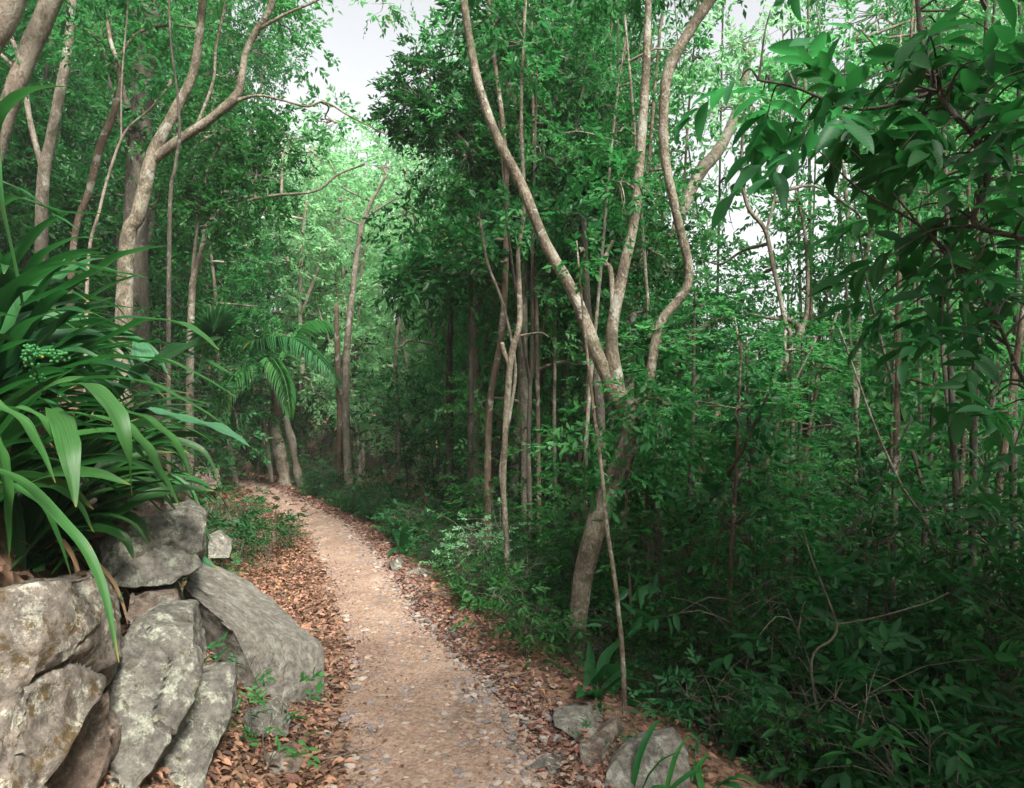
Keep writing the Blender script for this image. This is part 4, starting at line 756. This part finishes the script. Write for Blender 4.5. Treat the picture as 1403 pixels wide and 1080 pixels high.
def putpx(kind, px, Yd, s=None, top=None, **kw):
    x = (px-701.5)/F*Yd; z = H(x, Yd)
    if top is not None: hh = EYE+(540-top)/F*Yd-z; s = max(.25, hh/9 if kind in ('sun', 'hill', 'wood') else hh/3.2); 
    if top is not None and kind in ('sun', 'hill', 'wood') and s > .9: s = (s**.5*.95, s**.5*.95, s)
    return putpx_(kind, x, Yd, s, **kw)
def putpx_(kind, x, y, s, **kw): return put(kind, x, y, s, **kw)

# sunlit stand ahead, left of centre
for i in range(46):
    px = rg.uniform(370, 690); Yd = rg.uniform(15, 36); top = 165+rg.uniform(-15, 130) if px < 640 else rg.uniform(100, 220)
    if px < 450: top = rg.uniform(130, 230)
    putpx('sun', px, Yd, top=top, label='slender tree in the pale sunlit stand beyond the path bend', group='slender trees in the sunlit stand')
# wooded hillside on the left
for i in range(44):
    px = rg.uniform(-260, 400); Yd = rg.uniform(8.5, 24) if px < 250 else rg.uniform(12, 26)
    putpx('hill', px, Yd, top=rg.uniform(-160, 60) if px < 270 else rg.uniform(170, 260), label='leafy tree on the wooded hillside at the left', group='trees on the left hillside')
# right slope wood
for i in range(84):
    px = rg.uniform(640, 1560); Yd = rg.uniform(9, 34)
    top = rg.uniform(430, 500) if 900 < px < 1200 else rg.uniform(330, 440) if 860 < px < 1290 and Yd > 12 else rg.uniform(-140, 160)
    putpx('wood', px, Yd, top=top, label='tall thin forest tree standing down the right hand slope', group='trees down the right slope')
for (x, y, s_) in [(3.6, .2, .85), (5.2, -1.5, .95), (4.6, 2.2, .8), (7.5, .5, 1.0), (8.5, 3.5, 1.1), (6.2, -4.5, 1.1), (9.5, -3, 1.15), (6.6, 3.2, .9), (3.4, -3.6, .95), (12, 1, 1.2), (11, 5.5, 1.1), (4.4, 1.2, .7), (5.8, 4.4, .75), (9, 8, 1.1), (5.5, .4, 1.1), (2.6, -1.4, .9), (8.2, -6, 1.3), (5, -7.5, 1.3), (11, -6, 1.4), (2.4, -5.5, 1.0), (3.3, -.8, 1.2)]:  # unseen trees added outside the view to shade the right wood and boughs
    put('wood', x, y, s_, 'tall thin forest tree standing down the right hand slope', 'trees down the right slope')
# saplings filling the understory of the slope
for i in range(150):
    Yd = 4.3+rg.random()**1.2*12; px = rg.uniform(500+1200/Yd, 1500); x = (px-701.5)/F*Yd; dd = x-np.interp(Yd, XC[:, 0], XC[:, 1])
    if dd < 1.5 or (Yd < 6 and px < 925): continue
    top = rg.uniform(430, 760) if px > 850 else rg.uniform(520, 720)
    z = H(x, Yd); hh = EYE+(540-top)/F*Yd-z
    if hh < .8: hh = rg.uniform(1, 2)
    put('sap', x, Yd, (min(1.6, max(.7, hh/3.2)),)*2+(min(2.1, hh/3.2),), 'leafy sapling in the shaded understory of the right slope', 'saplings in the right understory')
for i in range(70):                        # deep understory
    Yd = rg.uniform(12, 30); px = rg.uniform(420, 1500); x = (px-701.5)/F*Yd; dd = x-np.interp(Yd, XC[:, 0], XC[:, 1])
    if dd < 1.2 or (px < 600 and rg.random() < .6): continue
    put('sap', x, Yd, rg.uniform(1., 1.7), 'leafy sapling deep in the wood ahead', 'saplings deep in the wood')
for i in range(74):
    Yd = 5.2+rg.random()*6; px = rg.uniform(640, 1403); x = (px-701.5)/F*Yd
    if x-np.interp(Yd, XC[:, 0], XC[:, 1]) < 1.5 or (Yd < 6 and abs(px-830) < 70): continue
    z = H(x, Yd); top = rg.uniform(-330, 20) if not 900 < px < 1160 else (rg.uniform(330, 420) if rg.random() < .6 else rg.uniform(-420, -200)); hh = EYE+(540-top)/F*Yd-z; q = rg.uniform(.6, .95)
    put('pole', x, Yd, (q, q, hh/9), 'slim bare stemmed tree in the right wood', 'slim pole trees in the right wood', tilt=.022)
for i in range(40):
    Yd = rg.uniform(7, 20); px = rg.uniform(-150, 400); x = (px-701.5)/F*Yd
    if pathdist(np.array([x]), np.array([Yd]))[0] < 1.2: continue
    put('sap', x, Yd, rg.uniform(.6, 1.2), 'leafy sapling on the left hillside', 'saplings on the left hillside')
# shrubs along the right edge of the path
for i in range(125):
    Yd = 3.4+rg.random()**1.1*9; cx = np.interp(Yd, XC[:, 0], XC[:, 1]); sc_ = rg.uniform(.3, .62); x = cx+.52+.40*sc_+rg.gamma(1.3, .3)
    if Yd < 4.85 and abs(x/Yd*F+701-800) < 70: continue
    put('shrub', x, Yd, sc_+.12*(x-cx-.8), 'low dark green shrub along the right edge of the path', 'shrubs along the right path edge')
for i in range(26):
    Yd = rg.uniform(3.3, 7); x = rg.uniform(.4*Yd-.45, 4.2)
    put('shrub', x, Yd, rg.uniform(.9, 1.6), 'dark shrub on the steep slope at the lower right', 'shrubs on the lower right slope', which=2)
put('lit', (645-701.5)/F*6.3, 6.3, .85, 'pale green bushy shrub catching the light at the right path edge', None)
# left bank shrubs past the slab
for (px, py, Yd, s_) in [(330, 705, 6.6, .55), (365, 712, 7.0, .55), (300, 690, 6.2, .6), (345, 690, 7.6, .6), (385, 722, 7.4, .4), (290, 650, 6.4, .7), (250, 640, 5.6, .7), (320, 660, 8, .6), (400, 728, 7.8, .35), (270, 700, 5.4, .5)]:
    x = (px-701.5)/F*Yd; put('shrub', x, Yd, s_, 'small leafy shrub on the left bank past the rocks', 'shrubs on the left bank')
for i in range(22):
    Yd = rg.uniform(10, 17); px = rg.uniform(330, 470); x = (px-701.5)/F*Yd
    if pathdist(np.array([x]), np.array([Yd]))[0] < .9: continue
    put('shrub', x, Yd, rg.uniform(.5, 1.1), 'shrub beside the far bend of the path', 'shrubs at the path bend')
for i in range(34):
    Yd = 2.8+rg.random()*8; cx = np.interp(Yd, XC[:, 0], XC[:, 1]); x = cx+(rg.uniform(-1.4, -.85) if rg.random() < .6 else rg.uniform(.7, 1.1))
    put('low', x, Yd, rg.uniform(.5, 1.1), 'small green seedling in the leaf litter beside the path', 'seedlings beside the path')
for px, py, Yd, s_, lb in [(345, 990, 3.1, 1.3, 'spindly seedling with dark leaves before the slanting slab'), (372, 1075, 2.95, 1.2, 'bright leaved seedling at the bottom edge left of the path'), ]:
    x = (px-701.5)/F*Yd; put('low', x, Yd, s_, lb, None, which=1 if 'dark' not in lb else 0)
for o in sc.objects:
    if 'group' in o.keys() and not o['group']: del o['group']

LAND = [(30, 'the pale corner trunk'), (172, 'the tan forked tree'), (262, 'the low crooked tree'), (392, 'the knobbly palm'), (478, 'the lone straight trunk'), (548, 'the slender leaning trunk'), (617, 'the dark middle trunk'), (694, 'the central trunk cluster'),
        (800, 'the big forked tree'), (890, 'the straight dark stem'), (1003, 'the bottom edge stem'), (1055, 'the ringed pale trunk'), (1110, 'the reddish stem pair'), (1168, 'the mottled grey tree'), (1280, 'the trailing vine'), (1350, 'the blotched trunk')]
ONES = 'first second third fourth fifth sixth seventh eighth ninth tenth eleventh twelfth thirteenth fourteenth fifteenth sixteenth seventeenth eighteenth nineteenth'.split()
ORD = ['nearest']+[o_+' nearest' for o_ in ONES[1:]]+[t_[0]+' nearest' if k_ == 0 else t_[1]+'-'+ONES[k_-1]+' nearest' for t_ in (('twentieth', 'twenty'), ('thirtieth', 'thirty'), ('fortieth', 'forty'), ('fiftieth', 'fifty')) for k_ in range(10)]
def relabel(group, noun):
    cells = {}
    for o in [o for o in sc.objects if o.get('group') == group]:
        x, y = o.location.x, o.location.y; px = x/max(y, .5)*F+701
        if y < 1.5 or px > 1403: key = 'standing beyond the right edge of the view'
        elif px < 0: key = 'standing beyond the left edge of the view'
        elif px < LAND[0][0]: key = 'left of '+LAND[0][1]
        elif px > LAND[-1][0]: key = 'right of '+LAND[-1][1]
        else:
            k = max(i for i, l in enumerate(LAND[:-1]) if l[0] <= px); key = 'between '+LAND[k][1]+' and '+LAND[k+1][1]
        cells.setdefault(key, []).append(o)
    for key, os_ in cells.items():
        for i, o in enumerate(sorted(os_, key=lambda q: q.location.y)):
            if i < len(ORD): o['label'] = ORD[i]+' '+noun+' '+key
            else: o['label'] = 'distant '+noun+' '+key
            o['label'] = ' '.join(o['label'].split()[:16])
for g_, n_ in [('slender trees in the sunlit stand', 'sunlit slender tree'), ('trees on the left hillside', 'hillside tree'), ('trees down the right slope', 'tall tree'), ('saplings in the right understory', 'leafy sapling'),
               ('slim pole trees in the right wood', 'slim bare pole tree'), ('saplings deep in the wood', 'far sapling'), ('saplings on the left hillside', 'hillside sapling'), ('shrubs along the right path edge', 'low shrub'), ('shrubs on the lower right slope', 'dark slope shrub'), ('shrubs on the left bank', 'bank shrub'),
               ('shrubs at the path bend', 'shrub at the bend'), ('seedlings beside the path', 'tiny seedling')]: relabel(g_, n_)

for i, o in enumerate(sorted([o for o in sc.objects if o.get('group') == 'loose grey stones on the path'], key=lambda q: q.location.y)): o['label'] = ORD[i]+' small grey stone lying loose on the path gravel'
# ------------------------------------------------------------------ near overhanging boughs, upper right
def bough(label, limbs, tips, L, mat, seed, bark='dark', asp=.42, k=7, root=None):
    rg = np.random.default_rng(seed); base = P(*limbs[0][0][:3]); t = thing('overhanging_bough', label, 'branch', base); tm, cm = MB(), MB(); att = []
    for i, s in enumerate(limbs): att.append(tube(tm, [P(*q[:3]) for q in s], [q[3]/2/F*q[2] for q in s], 8, 6, .08, seed+i))
    att = np.vstack(att); pos = []; dd = []
    for (px, py, Yd, n_, sr) in tips:
        for j in range(n_):
            e_ = P(px+rg.normal(0, sr), py+rg.normal(0, sr*.8), Yd+rg.normal(0, .25)); a = att[np.argmin(np.linalg.norm(att-e_, axis=1))]
            tube(tm, [a, (a+e_)/2+[0, 0, .05], e_], [.006, .004, .0025], 5, 3, 0); pos.append(e_); v = unit(e_-a); dd.append(v*[1, 1, .3]+rg.normal(0, .35, 3))
    sprigs(cm, np.array(pos), np.array(dd), L, asp, k, 1.5, T5, .35, .3, rg, flat=.4, uv=True)
    tm.build('limb', BM[bark], t, base); cm.build('foliage', LM[mat], t, base); return t
bough('overhanging bough with large dark leaves in the upper right corner',
      [[(1500, 360, 2.8, 9), (1403, 327, 2.8, 8), (1335, 306, 2.9, 8), (1352, 250, 2.9, 8), (1336, 190, 2.9, 8), (1298, 145, 2.95, 8), (1267, 80, 3.0, 7), (1255, -20, 3.0, 6)]],
      [(1330, 60, 3.0, 12, 60), (1385, 150, 2.9, 14, 50), (1250, 200, 3.1, 12, 50), (1370, 260, 2.8, 12, 50), (1300, 320, 3.0, 9, 45), (1200, 170, 3.2, 8, 45), (1240, 100, 3.2, 7, 50)], .15, 'bough', 71, asp=.36, k=8)
bough('overhanging bough of large mid green leaves reaching towards the sky gap',
      [[(1480, 60, 3.1, 8), (1300, 120, 3.1, 6), (1180, 150, 3.1, 5), (1090, 120, 3.1, 4), (1040, 110, 3.1, 3)]],
      [(1030, 110, 3.1, 2, 16), (1090, 90, 3.1, 3, 26), (1060, 150, 3.1, 2, 20), (1130, 140, 3.1, 3, 26), (1080, 200, 3.1, 2, 14), (1150, 60, 3.3, 3, 40)], .17, 'boughmid', 72, k=6, asp=.36)
bough('dark leafy bough drooping down the right edge',
      [[(1480, 620, 3.0, 6), (1403, 522, 3.0, 5), (1370, 450, 3.0, 5), (1318, 370, 3.0, 4), (1258, 308, 3.0, 4), (1180, 262, 3.0, 3), (1120, 205, 3.0, 2)], [(1318, 370, 3.0, 4), (1270, 320, 3.0, 3), (1210, 250, 3.1, 3), (1150, 190, 3.1, 2)]],
      [(1250, 400, 3.3, 4, 30), (1310, 400, 3.2, 8, 40), (1370, 400, 3.0, 9, 40), (1350, 480, 3.1, 6, 40), (1390, 560, 3.0, 5, 35)], .12, 'bough', 73, asp=.34, k=8)
# ------------------------------------------------------------------ misty air
HZ = 0.0011
def haze():
    bm = bmesh.new(); bmesh.ops.create_cube(bm, size=1)
    for v in bm.verts: v.co = ((v.co.x)*2000, v.co.y*2000, -16 if v.co.z < 0 else 22)
    me = bpy.data.meshes.new('haze'); bm.to_mesh(me); bm.free(); o = bpy.data.objects.new('haze', me); COL.objects.link(o)
    m = bpy.data.materials.new('haze'); m.use_nodes = True; n = m.node_tree; n.nodes.remove(n.nodes["Principled BSDF"])
    v = n.nodes.new("ShaderNodeVolumePrincipled"); v.inputs['Density'].default_value = HZ; v.inputs['Color'].default_value = (.92, .97, .95, 1)
    n.links.new(v.outputs[0], n.nodes["Material Output"].inputs['Volume']); me.materials.append(m); tag(o, 'thin pale mist in the forest air', kind='stuff')
USE_HAZE = True
if USE_HAZE: haze()
